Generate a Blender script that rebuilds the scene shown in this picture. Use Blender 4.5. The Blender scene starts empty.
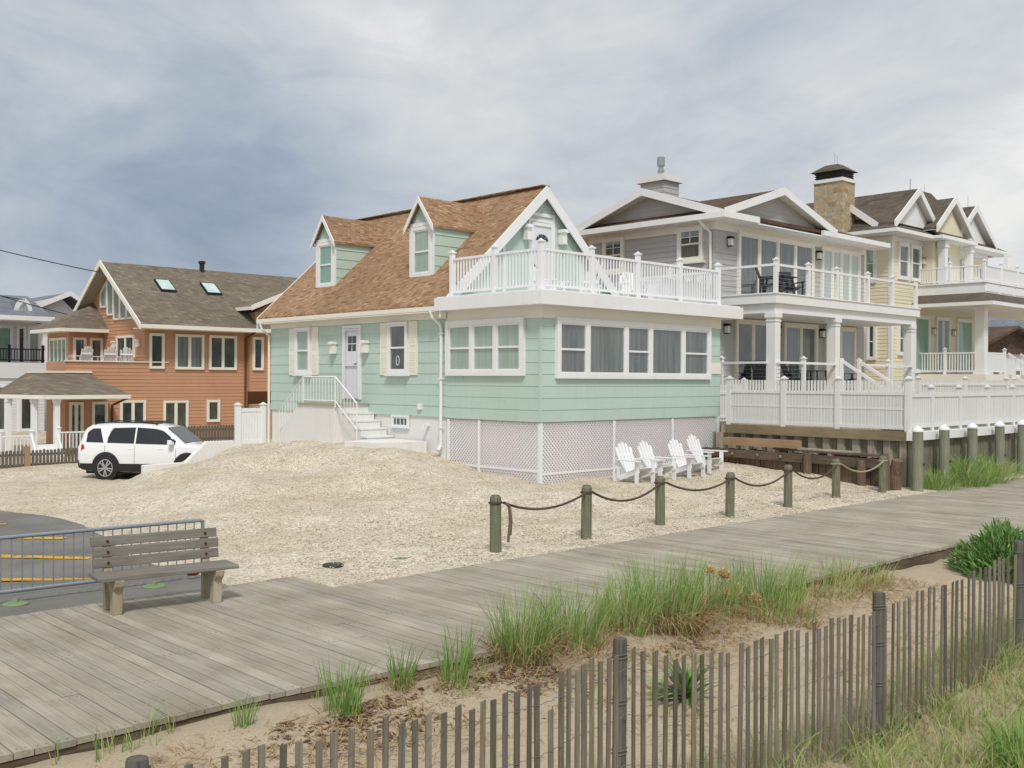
import bpy, bmesh, math, random
import numpy as np
from mathutils import Vector, Matrix
random.seed(7); rng = np.random.default_rng(7)
S = bpy.context.scene
COL = S.collection
R = math.radians
ORG = {}

# ------------------------------------------------------------------ materials
def nt(name):
    m = bpy.data.materials.new(name); m.use_nodes = True
    n = m.node_tree; n.nodes.clear()
    return m, n
def N(n, t, **kw):
    x = n.nodes.new(t)
    for k, v in kw.items(): setattr(x, k, v)
    return x
def ln(n, a, b): n.links.new(a, b)
def base(n, rough=.6, spec=.4, metal=0):
    o = N(n, 'ShaderNodeOutputMaterial'); p = N(n, 'ShaderNodeBsdfPrincipled')
    p.inputs['Roughness'].default_value = rough; p.inputs['Metallic'].default_value = metal
    p.inputs['Specular IOR Level'].default_value = spec
    ln(n, p.outputs[0], o.inputs[0]); return p
def rgb(c): return (c[0], c[1], c[2], 1)
def mul(c, k): return tuple(min(1, x*k) for x in c)
def mixc(n, fac, a, b, bt='MIX'):
    m = N(n, 'ShaderNodeMix', data_type='RGBA', blend_type=bt)
    for s, v in ((m.inputs[0], fac), (m.inputs[6], a), (m.inputs[7], b)):
        if hasattr(v, 'is_output') : ln(n, v, s)
        elif isinstance(v, (int, float)): s.default_value = v
        else: s.default_value = rgb(v)
    return m.outputs[2]
def noise(n, vec, sc, det=4, rough=.55):
    x = N(n, 'ShaderNodeTexNoise'); x.inputs['Scale'].default_value = sc
    x.inputs['Detail'].default_value = det; x.inputs['Roughness'].default_value = rough
    ln(n, vec, x.inputs['Vector']); return x.outputs[0]
def ramp(n, fac, stops):
    r = N(n, 'ShaderNodeValToRGB'); e = r.color_ramp.elements
    while len(e) < len(stops): e.new(.5)
    for i, (p, c) in enumerate(stops): e[i].position = p; e[i].color = rgb(c) if not isinstance(c, (int, float)) else (c, c, c, 1)
    ln(n, fac, r.inputs[0]); return r.outputs[0]
def mapv(n, sc=(1, 1, 1), rot=(0, 0, 0)):
    t = N(n, 'ShaderNodeTexCoord'); m = N(n, 'ShaderNodeMapping'); m.inputs['Scale'].default_value = sc
    m.inputs['Rotation'].default_value = rot
    ln(n, t.outputs['Object'], m.inputs[0]); return m.outputs[0]
def bump(n, p, h, st=.3, d=.02):
    b = N(n, 'ShaderNodeBump'); b.inputs['Strength'].default_value = st; b.inputs['Distance'].default_value = d
    ln(n, h, b.inputs['Height']); ln(n, b.outputs[0], p.inputs['Normal'])

def paint(name, c, rough=.5, var=.08, dirt=.12, spec=.4, bs=.08):
    """painted surface: slight large-scale fading, vertical weather streaks, faint grain"""
    m, n = nt(name); p = base(n, rough, spec)
    a = noise(n, mapv(n), .9, 5); b = noise(n, mapv(n, (5, 5, .35)), 1.3, 4)
    c1 = mixc(n, a, mul(c, 1-var), mul(c, 1+var))
    st = ramp(n, b, [(.52, 0.0), (.8, 1.0)])
    f = N(n, 'ShaderNodeMath', operation='MULTIPLY'); ln(n, st, f.inputs[0]); f.inputs[1].default_value = dirt
    ln(n, mixc(n, f.outputs[0], c1, (c[0]*.62, c[1]*.6, c[2]*.55)), p.inputs['Base Color'])
    bump(n, p, noise(n, mapv(n, (8, 8, 30)), 3, 3), bs, .01)
    return m
def wood(name, c, c2, axis=0, rough=.85, sc=1.0, attr=None, bs=.5):
    """weathered wood, grain running along the given object axis"""
    m, n = nt(name); p = base(n, rough, .2)
    s = [24*sc, 24*sc, 24*sc]; s[axis] = .9*sc
    g = noise(n, mapv(n, tuple(s)), 2.0, 6, .65); big = noise(n, mapv(n), 1.1, 4)
    col = mixc(n, ramp(n, g, [(.3, 0.), (.72, 1.)]), c2, c)
    v = ramp(n, big, [(.3, (.78, .76, .72)), (.7, (1.1, 1.1, 1.1))])
    col = mixc(n, 1.0, col, v, 'MULTIPLY')
    if attr:
        at = N(n, 'ShaderNodeAttribute', attribute_name=attr)
        col = mixc(n, 1.0, col, at.outputs['Color'], 'MULTIPLY')
    ln(n, col, p.inputs['Base Color']); bump(n, p, g, bs, .006)
    return m
def shingle(name, cols, row=.15, wid=.35, rough=.9):
    m, n = nt(name); p = base(n, rough, .15)
    t = N(n, 'ShaderNodeTexCoord'); sx = N(n, 'ShaderNodeSeparateXYZ'); ln(n, t.outputs['Object'], sx.inputs[0])
    ad = N(n, 'ShaderNodeMath', operation='ADD'); ln(n, sx.outputs[0], ad.inputs[0]); ln(n, sx.outputs[1], ad.inputs[1])
    cx = N(n, 'ShaderNodeCombineXYZ'); ln(n, ad.outputs[0], cx.inputs[0]); ln(n, sx.outputs[2], cx.inputs[1])
    b = N(n, 'ShaderNodeTexBrick'); ln(n, cx.outputs[0], b.inputs['Vector'])
    b.inputs['Scale'].default_value = 1; b.inputs['Brick Width'].default_value = wid; b.inputs['Row Height'].default_value = row*.68
    b.inputs['Mortar Size'].default_value = .008; b.inputs['Mortar Smooth'].default_value = .3; b.inputs['Bias'].default_value = 0
    b.inputs['Color1'].default_value = (0, 0, 0, 1); b.inputs['Color2'].default_value = (1, 1, 1, 1); b.inputs['Mortar'].default_value = (.3, .3, .3, 1)
    c = ramp(n, b.outputs['Color'], [(i/(len(cols)-1), k) for i, k in enumerate(cols)])
    nz = noise(n, mapv(n), 22, 4, .75); big = noise(n, mapv(n), .45, 4)
    c = mixc(n, 1.0, c, ramp(n, nz, [(.3, (.66, .66, .66)), (.7, (1.3, 1.3, 1.3))]), 'MULTIPLY')
    c = mixc(n, 1.0, c, ramp(n, big, [(.3, (.86, .84, .82)), (.7, (1.1, 1.1, 1.1))]), 'MULTIPLY')
    ln(n, c, p.inputs['Base Color'])
    h = N(n, 'ShaderNodeMath', operation='SUBTRACT'); ln(n, b.outputs['Color'], h.inputs[0]); ln(n, b.outputs['Fac'], h.inputs[1])
    bump(n, p, h.outputs[0], .7, .015)
    return m
def glassmat(name, tint=(.95, .98, .97), refl=1.0):
    m, n = nt(name); o = N(n, 'ShaderNodeOutputMaterial')
    tr = N(n, 'ShaderNodeBsdfTransparent'); tr.inputs[0].default_value = rgb(tint)
    g = N(n, 'ShaderNodeBsdfGlossy'); g.inputs['Roughness'].default_value = .02
    nz = noise(n, mapv(n), 1.3, 2)
    b = N(n, 'ShaderNodeBump'); b.inputs['Strength'].default_value = .03; ln(n, nz, b.inputs['Height']); ln(n, b.outputs[0], g.inputs['Normal'])
    fr = N(n, 'ShaderNodeFresnel'); fr.inputs[0].default_value = 2.3
    f2 = N(n, 'ShaderNodeMath', operation='MULTIPLY'); ln(n, fr.outputs[0], f2.inputs[0]); f2.inputs[1].default_value = refl
    x = N(n, 'ShaderNodeMixShader'); ge = N(n, 'ShaderNodeNewGeometry'); inv = N(n, 'ShaderNodeMath', operation='SUBTRACT'); inv.inputs[0].default_value = 1; ln(n, ge.outputs['Backfacing'], inv.inputs[1])
    f3 = N(n, 'ShaderNodeMath', operation='MULTIPLY', use_clamp=True); ln(n, f2.outputs[0], f3.inputs[0]); ln(n, inv.outputs[0], f3.inputs[1])
    ln(n, f3.outputs[0], x.inputs[0]); ln(n, tr.outputs[0], x.inputs[1]); ln(n, g.outputs[0], x.inputs[2])
    ln(n, x.outputs[0], o.inputs[0]); return m
def room(name, c, c2, sc=(1.2, 1.2, .7)):
    """what is seen behind a pane: dim room or a drawn shade"""
    m, n = nt(name); p = base(n, .9, .1)
    a = noise(n, mapv(n, sc), 2.2, 3)
    ln(n, mixc(n, ramp(n, a, [(.35, 0.), (.65, 1.)]), c, c2), p.inputs['Base Color']); return m
def metal(name, c, rough=.45, rust=0):
    m, n = nt(name); p = base(n, rough, .5, .85)
    a = noise(n, mapv(n), 6, 5)
    if rust:
        ln(n, mixc(n, ramp(n, a, [(.56, 0.), (.68, rust)]), c, (.16, .06, .03)), p.inputs['Base Color'])
    else: ln(n, mixc(n, a, mul(c, .8), mul(c, 1.15)), p.inputs['Base Color'])
    return m
def leafmat(name, stops, rough=.6):
    m, n = nt(name); p = base(n, rough, .25)
    at = N(n, 'ShaderNodeAttribute', attribute_name='tone')
    ln(n, ramp(n, at.outputs['Fac'], stops), p.inputs['Base Color'])
    p.inputs['Transmission Weight'].default_value = 0
    o = [x for x in n.nodes if x.type == 'OUTPUT_MATERIAL'][0]
    t = N(n, 'ShaderNodeBsdfTranslucent'); ln(n, ramp(n, at.outputs['Fac'], stops), t.inputs[0])
    x = N(n, 'ShaderNodeMixShader'); x.inputs[0].default_value = .25
    ln(n, p.outputs[0], x.inputs[1]); ln(n, t.outputs[0], x.inputs[2]); ln(n, x.outputs[0], o.inputs[0])
    return m
def pebble(name, light, mid, dark, scale, attr=None):
    m, n = nt(name); p = base(n, .9, .2)
    v = N(n, 'ShaderNodeTexVoronoi'); v.inputs['Scale'].default_value = scale; ln(n, mapv(n), v.inputs['Vector'])
    sv = N(n, 'ShaderNodeSeparateColor'); ln(n, v.outputs['Color'], sv.inputs[0])
    v2 = N(n, 'ShaderNodeTexVoronoi'); v2.inputs['Scale'].default_value = scale*.37; ln(n, mapv(n), v2.inputs['Vector'])
    s2 = N(n, 'ShaderNodeSeparateColor'); ln(n, v2.outputs['Color'], s2.inputs[0])
    c = ramp(n, sv.outputs[0], [(0, dark), (.16, mid), (.6, light), (1, mul(light, 1.28))])
    c = mixc(n, 1.0, c, ramp(n, s2.outputs[1], [(0, (.72, .7, .68)), (.25, (.96, .96, .96)), (1, (1.1, 1.1, 1.1))]), 'MULTIPLY')
    big = noise(n, mapv(n), .35, 5); md = noise(n, mapv(n), 1.7, 5, .65)
    c = mixc(n, 1.0, c, ramp(n, big, [(.32, (.90, .86, .79)), (.62, (1.03, 1.03, 1.03))]), 'MULTIPLY')
    c = mixc(n, 1.0, c, ramp(n, md, [(.3, (.84, .82, .78)), (.65, (1.06, 1.06, 1.06))]), 'MULTIPLY')
    ln(n, c, p.inputs['Base Color']); bump(n, p, v.outputs['Distance'], .5, .01)
    return m
def sandmat(name):
    m, n = nt(name); p = base(n, .95, .1)
    a = noise(n, mapv(n), 1.2, 6, .65); b = noise(n, mapv(n), 40, 4, .8); d = noise(n, mapv(n), 5, 6, .7)
    c = mixc(n, a, (.44, .36, .25), (.56, .47, .345))
    c = mixc(n, 1.0, c, ramp(n, b, [(.3, (.8, .8, .8)), (.7, (1.12, 1.12, 1.12))]), 'MULTIPLY')
    c = mixc(n, ramp(n, d, [(.56, 0.), (.72, .7)]), c, (.24, .155, .10))
    ln(n, c, p.inputs['Base Color'])
    h = N(n, 'ShaderNodeMath', operation='ADD'); ln(n, d, h.inputs[0]); ln(n, b, h.inputs[1])
    bump(n, p, h.outputs[0], .55, .05); return m
def asphalt(name):
    m, n = nt(name); p = base(n, .9, .2)
    a = noise(n, mapv(n), 60, 3, .7); b = noise(n, mapv(n), .8, 5)
    c = mixc(n, a, (.13, .128, .122), (.235, .23, .215))
    c = mixc(n, 1.0, c, ramp(n, b, [(.3, (.8, .8, .8)), (.7, (1.25, 1.22, 1.15))]), 'MULTIPLY')
    ln(n, c, p.inputs['Base Color']); bump(n, p, a, .4, .01); return m
def worn(name, c, under):
    m, n = nt(name); p = base(n, .8, .2); a = noise(n, mapv(n), 9, 5, .7)
    ln(n, mixc(n, ramp(n, a, [(.36, 0.), (.5, 1.)]), under, c), p.inputs['Base Color']); return m
def stone(name):
    m, n = nt(name); p = base(n, .9, .2)
    t = N(n, 'ShaderNodeTexCoord'); sx = N(n, 'ShaderNodeSeparateXYZ'); ln(n, t.outputs['Object'], sx.inputs[0])
    ad = N(n, 'ShaderNodeMath', operation='ADD'); ln(n, sx.outputs[0], ad.inputs[0]); ln(n, sx.outputs[1], ad.inputs[1])
    cx = N(n, 'ShaderNodeCombineXYZ'); ln(n, ad.outputs[0], cx.inputs[0]); ln(n, sx.outputs[2], cx.inputs[1])
    ds = noise(n, cx.outputs[0], 2.5, 2)
    v = N(n, 'ShaderNodeMix', data_type='VECTOR'); v.inputs[0].default_value = .12; ln(n, cx.outputs[0], v.inputs[4]); ln(n, ds, v.inputs[5])
    b = N(n, 'ShaderNodeTexBrick'); ln(n, v.outputs[1], b.inputs['Vector']); b.inputs['Scale'].default_value = 1
    b.inputs['Brick Width'].default_value = .38; b.inputs['Row Height'].default_value = .17; b.inputs['Mortar Size'].default_value = .014
    b.offset_frequency = 2; b.squash = .6; b.squash_frequency = 3
    b.inputs['Color1'].default_value = (0, 0, 0, 1); b.inputs['Color2'].default_value = (1, 1, 1, 1); b.inputs['Mortar'].default_value = (.5, .5, .5, 1)
    c = ramp(n, b.outputs['Color'], [(0, (.34, .25, .15)), (.3, (.44, .33, .19)), (.55, (.50, .40, .25)), (.8, (.41, .34, .24)), (1, (.54, .46, .33))])
    c = mixc(n, b.outputs['Fac'], c, (.36, .32, .26))
    c = mixc(n, 1.0, c, ramp(n, noise(n, mapv(n), 9, 5), [(.3, (.75, .75, .75)), (.7, (1.15, 1.15, 1.15))]), 'MULTIPLY')
    ln(n, c, p.inputs['Base Color']); bump(n, p, b.outputs['Fac'], -.6, .02); return m

M = {}
M['white'] = paint('white_paint', (.765, .775, .775), .5, .06, .14)
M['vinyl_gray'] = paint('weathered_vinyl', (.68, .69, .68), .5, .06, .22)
M['vinyl'] = paint('white_vinyl', (.79, .805, .815), .45, .05, .12)
M['cream_trim'] = paint('cream_trim', (.78, .755, .67), .55, .04, .10)
M['mint'] = paint('mint_siding', (.455, .585, .52), .62, .08, .2)
M['mint_smooth'] = paint('mint_panel', (.47, .60, .535), .6, .04, .1)
M['concrete_white'] = paint('whitewashed_concrete', (.74, .735, .715), .8, .06, .2)
M['gray_siding'] = paint('gray_siding', (.45, .45, .44), .65, .06, .14)
M['yellow_siding'] = paint('yellow_siding', (.75, .70, .52), .6, .05, .08)
M['orange_siding'] = paint('cedar_siding', (.51, .275, .165), .65, .10, .16)
M['pale_siding'] = paint('pale_siding', (.68, .70, .72), .6, .05, .1)
M['lattice_back'] = paint('skirt_wall', (.80, .68, .72), .8, .08, .12)
M['pale_door'] = paint('pale_door', (.68, .69, .73), .4, .04, .06)
M['brown_pipe'] = paint('brown_downspout', (.10, .045, .025), .5, .1, .1)
M['roof_red'] = shingle('copper_brown_shingles', [(.20, .115, .068), (.31, .19, .108), (.37, .24, .142), (.285, .18, .112), (.44, .31, .2)], .10, .17)
M['roof_gray'] = shingle('gray_brown_shingles', [(.13, .11, .085), (.20, .17, .13), (.16, .14, .11), (.25, .215, .165)], .13, .26)
M['roof_brown'] = shingle('dark_brown_shingles', [(.075, .048, .036), (.12, .08, .06), (.10, .07, .055), (.15, .105, .08)], .15, .3)
M['roof_taupe'] = shingle('taupe_shingles', [(.085, .07, .055), (.135, .115, .09), (.11, .09, .075), (.165, .14, .11)], .15, .3)
M['roof_slate'] = shingle('blue_slate_shingles', [(.14, .16, .19), (.2, .22, .25), (.17, .19, .22), (.24, .26, .29)], .15, .3)
M['glass'] = glassmat('window_glass')
M['glass_dim'] = glassmat('tinted_glass', (.55, .6, .6), 1.3)
M['dark_room'] = room('dark_room', (.03, .036, .036), (.09, .10, .10))
M['grey_room'] = room('grey_room', (.11, .12, .12), (.21, .225, .225), (5, 5, .3))
M['green_shade'] = room('green_shade', (.40, .475, .40), (.50, .575, .48), (6, 6, .3))
M['teal_shade'] = room('teal_shade', (.27, .46, .395), (.34, .53, .46), (2, 2, .3))
M['grey_curtain'] = room('grey_curtain', (.28, .31, .31), (.42, .45, .45), (9, 9, .2))
M['light_curtain'] = room('light_curtain', (.55, .60, .58), (.7, .74, .72), (11, 11, .2))
M['skylight'] = room('skylight_glaze', (.42, .55, .52), (.55, .66, .63))
M['dark_metal'] = metal('dark_metal', (.035, .035, .04), .5)
M['steel'] = metal('galvanised_steel', (.36, .40, .44), .5, 0)
M['rusty_steel'] = metal('rusty_steel', (.30, .33, .37), .55, .9)
M['rust'] = metal('rust', (.17, .06, .03), .8)
M['flue'] = metal('flue_metal', (.4, .42, .43), .35)
M['plank'] = wood('boardwalk_wood', (.44, .41, .345), (.29, .265, .215), 1, .9, 1.0, 'tone')
M['plank_edge'] = wood('boardwalk_stringer', (.20, .155, .11), (.07, .055, .04), 0)
M['bench_wood'] = wood('bench_wood', (.285, .27, .24), (.15, .14, .12), 0)
M['bench_leg'] = wood('bench_leg', (.50, .46, .35), (.36, .32, .22), 2, .9, .6)
M['post_wood'] = wood('green_treated_wood', (.26, .275, .19), (.11, .11, .075), 2)
M['pile_wood'] = wood('pile_wood', (.32, .335, .26), (.19, .20, .15), 2)
M['picket_wood'] = wood('snow_fence_lath', (.255, .24, .20), (.115, .107, .088), 2, .9, 1.5, 'tone')
M['fence_post'] = wood('fence_post_wood', (.20, .19, .17), (.075, .07, .065), 2)
M['old_wood'] = wood('old_bulkhead_wood', (.26, .19, .135), (.085, .06, .045), 2)
M['old_beam'] = wood('old_beam_wood', (.19, .145, .11), (.07, .052, .042), 1)
M['red_beam'] = wood('reddish_beam', (.43, .30, .20), (.28, .18, .11), 1)
M['pale_board'] = wood('pale_board', (.46, .43, .34), (.3, .28, .22), 1)
M['olive_beam'] = wood('olive_beam', (.31, .26, .16), (.2, .165, .10), 1)
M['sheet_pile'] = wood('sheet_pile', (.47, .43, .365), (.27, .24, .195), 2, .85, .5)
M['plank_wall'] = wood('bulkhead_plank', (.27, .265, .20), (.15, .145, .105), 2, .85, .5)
M['gray_picket'] = wood('gray_picket_wood', (.20, .175, .145), (.11, .095, .08), 2)
M['rope'] = wood('rope_fibre', (.13, .10, .075), (.055, .042, .032), 0)
M['rope_pale'] = wood('rope_pale_fibre', (.42, .38, .28), (.27, .24, .17), 0)
M['gravel'] = pebble('gravel', (.59, .54, .45), (.49, .435, .35), (.20, .175, .145), 50)
M['sand'] = sandmat('sand')
M['asphalt'] = asphalt('asphalt')
M['yellow'] = worn('worn_yellow_paint', (.66, .37, .03), (.13, .12, .1))
M['stone'] = stone('chimney_stone')
M['black'] = paint('black_plastic', (.02, .02, .022), .55, .05, .1)
M['tyre'] = paint('tyre_rubber', (.022, .022, .022), .85, .05, .2)
M['alloy'] = metal('alloy', (.62, .63, .65), .3)
M['lampglass'] = paint('frosted_lamp', (.78, .77, .72), .3, .02, .02)
M['green_disc'] = paint('green_base', (.20, .27, .15), .8, .15, .3)
M['green_lid'] = paint('green_lid', (.15, .18, .12), .8, .2, .3)
M['lid'] = metal('cast_lid', (.10, .10, .085), .7)
M['wire_gray'] = paint('dull_wire', (.17, .165, .155), .7, .1, .2)
M['wire'] = paint('cable_black', (.03, .03, .035), .6)
def carpaint():
    m, n = nt('white_car_paint'); p = base(n, .3, .5); p.inputs['Base Color'].default_value = (.80, .81, .82, 1)
    p.inputs['Coat Weight'].default_value = .7; p.inputs['Coat Roughness'].default_value = .05; return m
M['car'] = carpaint()
def flat(name, c, rough=.3, coat=0):
    m, n = nt(name); p = base(n, rough, .5); p.inputs['Base Color'].default_value = rgb(c); p.inputs['Coat Weight'].default_value = coat; return m
M['car_glass'] = flat('car_glass', (.012, .014, .018), .04, .6)
M['red_lens'] = flat('red_lens', (.45, .015, .015), .15, .6)
M['clear_lens'] = flat('clear_lens', (.55, .57, .6), .1, .8)
GR = [(0, (.13, .25, .065)), (.35, (.235, .39, .10)), (.6, (.35, .48, .155)), (.78, (.42, .44, .19)), (1, (.56, .47, .27))]
M['grass'] = leafmat('grass_blade', GR)
M['straw'] = leafmat('straw', [(0, (.26, .17, .08)), (.5, (.40, .29, .14)), (1, (.52, .41, .22))])
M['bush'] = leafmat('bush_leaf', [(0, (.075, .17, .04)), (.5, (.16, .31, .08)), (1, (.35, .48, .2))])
M['flower'] = leafmat('dry_flower', [(0, (.62, .42, .20)), (1, (.85, .68, .42))])

# ------------------------------------------------------------------ mesh builder
class MB:
    def __init__(s): s.v = []; s.f = []; s.m = []; s.t = []
    def add(s, vs, fs, m=0, tone=None):
        k = len(s.v); s.v += [tuple(p) for p in vs]
        for f in fs: s.f.append(tuple(i+k for i in f)); s.m.append(m); s.t.append(tone)
        return s
    def hexa(s, p, m=0, tone=None):
        return s.add(p, [(0, 3, 2, 1), (4, 5, 6, 7), (0, 1, 5, 4), (1, 2, 6, 5), (2, 3, 7, 6), (3, 0, 4, 7)], m, tone)
    def box(s, x0, x1, y0, y1, z0, z1, m=0, tone=None):
        return s.hexa([(x0, y0, z0), (x1, y0, z0), (x1, y1, z0), (x0, y1, z0), (x0, y0, z1), (x1, y0, z1), (x1, y1, z1), (x0, y1, z1)], m, tone)
    def prism(s, poly, axis, c0, c1, m=0):
        def P(a, b, c): return {'x': (c, a, b), 'y': (a, c, b), 'z': (a, b, c)}[axis]
        n = len(poly); vs = [P(a, b, c0) for a, b in poly]+[P(a, b, c1) for a, b in poly]
        fs = [tuple(range(n)), tuple(range(2*n-1, n-1, -1))]+[(i, (i+1) % n, n+(i+1) % n, n+i) for i in range(n)]
        return s.add(vs, fs, m)
    def plate(s, pts, th, m=0):
        """polygon in space, thickened straight down"""
        n = len(pts); vs = list(pts)+[(p[0], p[1], p[2]-th) for p in pts]
        fs = [tuple(range(n)), tuple(range(2*n-1, n-1, -1))]+[(i, (i+1) % n, n+(i+1) % n, n+i) for i in range(n)]
        return s.add(vs, fs, m)
    def beam(s, p, q, w, h, m=0, up=(0, 0, 1)):
        """bar from p to q, w wide sideways, h tall (centred)"""
        p = Vector(p); q = Vector(q); d = (q-p).normalized(); u = Vector(up)
        sd = d.cross(u)
        if sd.length < 1e-4: sd = Vector((1, 0, 0))
        sd.normalize(); u2 = sd.cross(d).normalized()
        a = sd*(w/2); b = u2*(h/2)
        return s.hexa([p-a-b, p+a-b, p+a+b, p-a+b, q-a-b, q+a-b, q+a+b, q-a+b], m)
    def tube(s, pts, r, n=8, m=0):
        pts = [Vector(p) for p in pts]; k = len(pts); vs = []
        rr = r if isinstance(r, (list, tuple)) else [r]*k
        prev = None
        for i, p in enumerate(pts):
            d = (pts[min(i+1, k-1)]-pts[max(i-1, 0)]).normalized()
            a = d.orthogonal().normalized() if prev is None else (prev-d*prev.dot(d)).normalized()
            prev = a; b = d.cross(a)
            for j in range(n):
                t = 2*math.pi*j/n; vs.append(p+(a*math.cos(t)+b*math.sin(t))*rr[i])
        fs = [(i*n+j, i*n+(j+1) % n, (i+1)*n+(j+1) % n, (i+1)*n+j) for i in range(k-1) for j in range(n)]
        fs += [tuple(range(n-1, -1, -1)), tuple(range((k-1)*n, k*n))]
        return s.add(vs, fs, m)
    def lathe(s, c, prof, n=20, m=0, axis='z'):
        vs = []; k = len(prof)
        for r, z in prof:
            for j in range(n):
                t = 2*math.pi*j/n; a, b = r*math.cos(t), r*math.sin(t)
                vs.append((c[0]+a, c[1]+b, c[2]+z) if axis == 'z' else (c[0]+a, c[1]+z, c[2]+b))
        fs = [(i*n+j, i*n+(j+1) % n, (i+1)*n+(j+1) % n, (i+1)*n+j) for i in range(k-1) for j in range(n)]
        fs += [tuple(range(n-1, -1, -1)), tuple(range((k-1)*n, k*n))]
        return s.add(vs, fs, m)
    def build(s, name, mats, parent=None, smooth=False, org=None, bevel=0, recalc=True):
        o = Vector(org) if org is not None else (ORG.get(parent.name, Vector((0, 0, 0))) if parent else Vector((0, 0, 0)))
        me = bpy.data.meshes.new(name)
        me.from_pydata([(p[0]-o[0], p[1]-o[1], p[2]-o[2]) for p in s.v], [], s.f)
        mats = mats if isinstance(mats, (list, tuple)) else [mats]
        for k in mats: me.materials.append(k)
        me.polygons.foreach_set('material_index', s.m)
        if any(t is not None for t in s.t):
            at = me.color_attributes.new('tone', 'FLOAT_COLOR', 'CORNER'); d = []
            for f, t in zip(s.f, s.t):
                t = (1, 1, 1) if t is None else ((t, t, t) if isinstance(t, (int, float)) else t)
                d += [t[0], t[1], t[2], 1.0]*len(f)
            at.data.foreach_set('color', d)
        if recalc:
            bm = bmesh.new(); bm.from_mesh(me); bmesh.ops.recalc_face_normals(bm, faces=bm.faces); bm.to_mesh(me); bm.free()
        if smooth: me.polygons.foreach_set('use_smooth', [True]*len(me.polygons))
        ob = bpy.data.objects.new(name, me); COL.objects.link(ob)
        if parent: ob.parent = parent
        elif org is not None: ob.location = o
        ORG[ob.name] = o
        if bevel:
            b = ob.modifiers.new('edge', 'BEVEL'); b.width = bevel; b.segments = 2; b.limit_method = 'ANGLE'
        return ob
def thing(name, label, cat, loc=(0, 0, 0), group=None, local=False):
    o = bpy.data.objects.new(name, None); COL.objects.link(o); o.empty_display_size = .2
    o['label'] = label; o['category'] = cat
    if group: o['group'] = group
    o.location = loc; ORG[o.name] = Vector((0, 0, 0)) if local else Vector(loc)
    return o
def tag(o, label=None, cat=None, group=None, kind=None):
    if label: o['label'] = label
    if cat: o['category'] = cat
    if group: o['group'] = group
    if kind: o['kind'] = kind
    return o
def dup(o, parent=None):
    c = o.copy(); COL.objects.link(c)
    if parent: c.parent = parent
    for ch in [k for k in o.children]: dup(ch, c)
    return c
def place(o, loc, rz=0, label=None):
    o.location = loc; o.rotation_euler = (0, 0, rz)
    if label: o['label'] = label
    return o

class Face:
    """a vertical wall plane; outward is -X ('x') or -Y ('y'); a = the horizontal coordinate along it"""
    def __init__(s, ax, c): s.ax = ax; s.c = c
    def p(s, a, z, o): return (s.c-o, a, z) if s.ax == 'x' else (a, s.c-o, z)
    def box(s, mb, a0, a1, z0, z1, o0, o1, m=0):
        if s.ax == 'x': mb.box(s.c-o1, s.c-o0, a0, a1, z0, z1, m)
        else: mb.box(a0, a1, s.c-o1, s.c-o0, z0, z1, m)
    def siding(s, mb, a0, a1, z0, z1, course=.15, lip=.02, clip=None, m=0):
        z = z0
        while z < z1-1e-4:
            t = min(z+course, z1)
            l0, h0, l1, h1 = a0, a1, a0, a1
            if clip:
                cb, ct = clip(z), clip(t)
                l0, h0, l1, h1 = max(a0, cb[0]), min(a1, cb[1]), max(a0, ct[0]), min(a1, ct[1])
                if h1-l1 < .01: l1 = h1 = (l1+h1)/2
                if h0-l0 < .02: break
            j = lip*random.uniform(.8, 1.2)
            mb.hexa([s.p(l0, z, 0), s.p(h0, z, 0), s.p(h0, z, j), s.p(l0, z, j), s.p(l1, t, 0), s.p(h1, t, 0), s.p(h1, t, .004), s.p(l1, t, .004)], m)
            z = t
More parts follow.
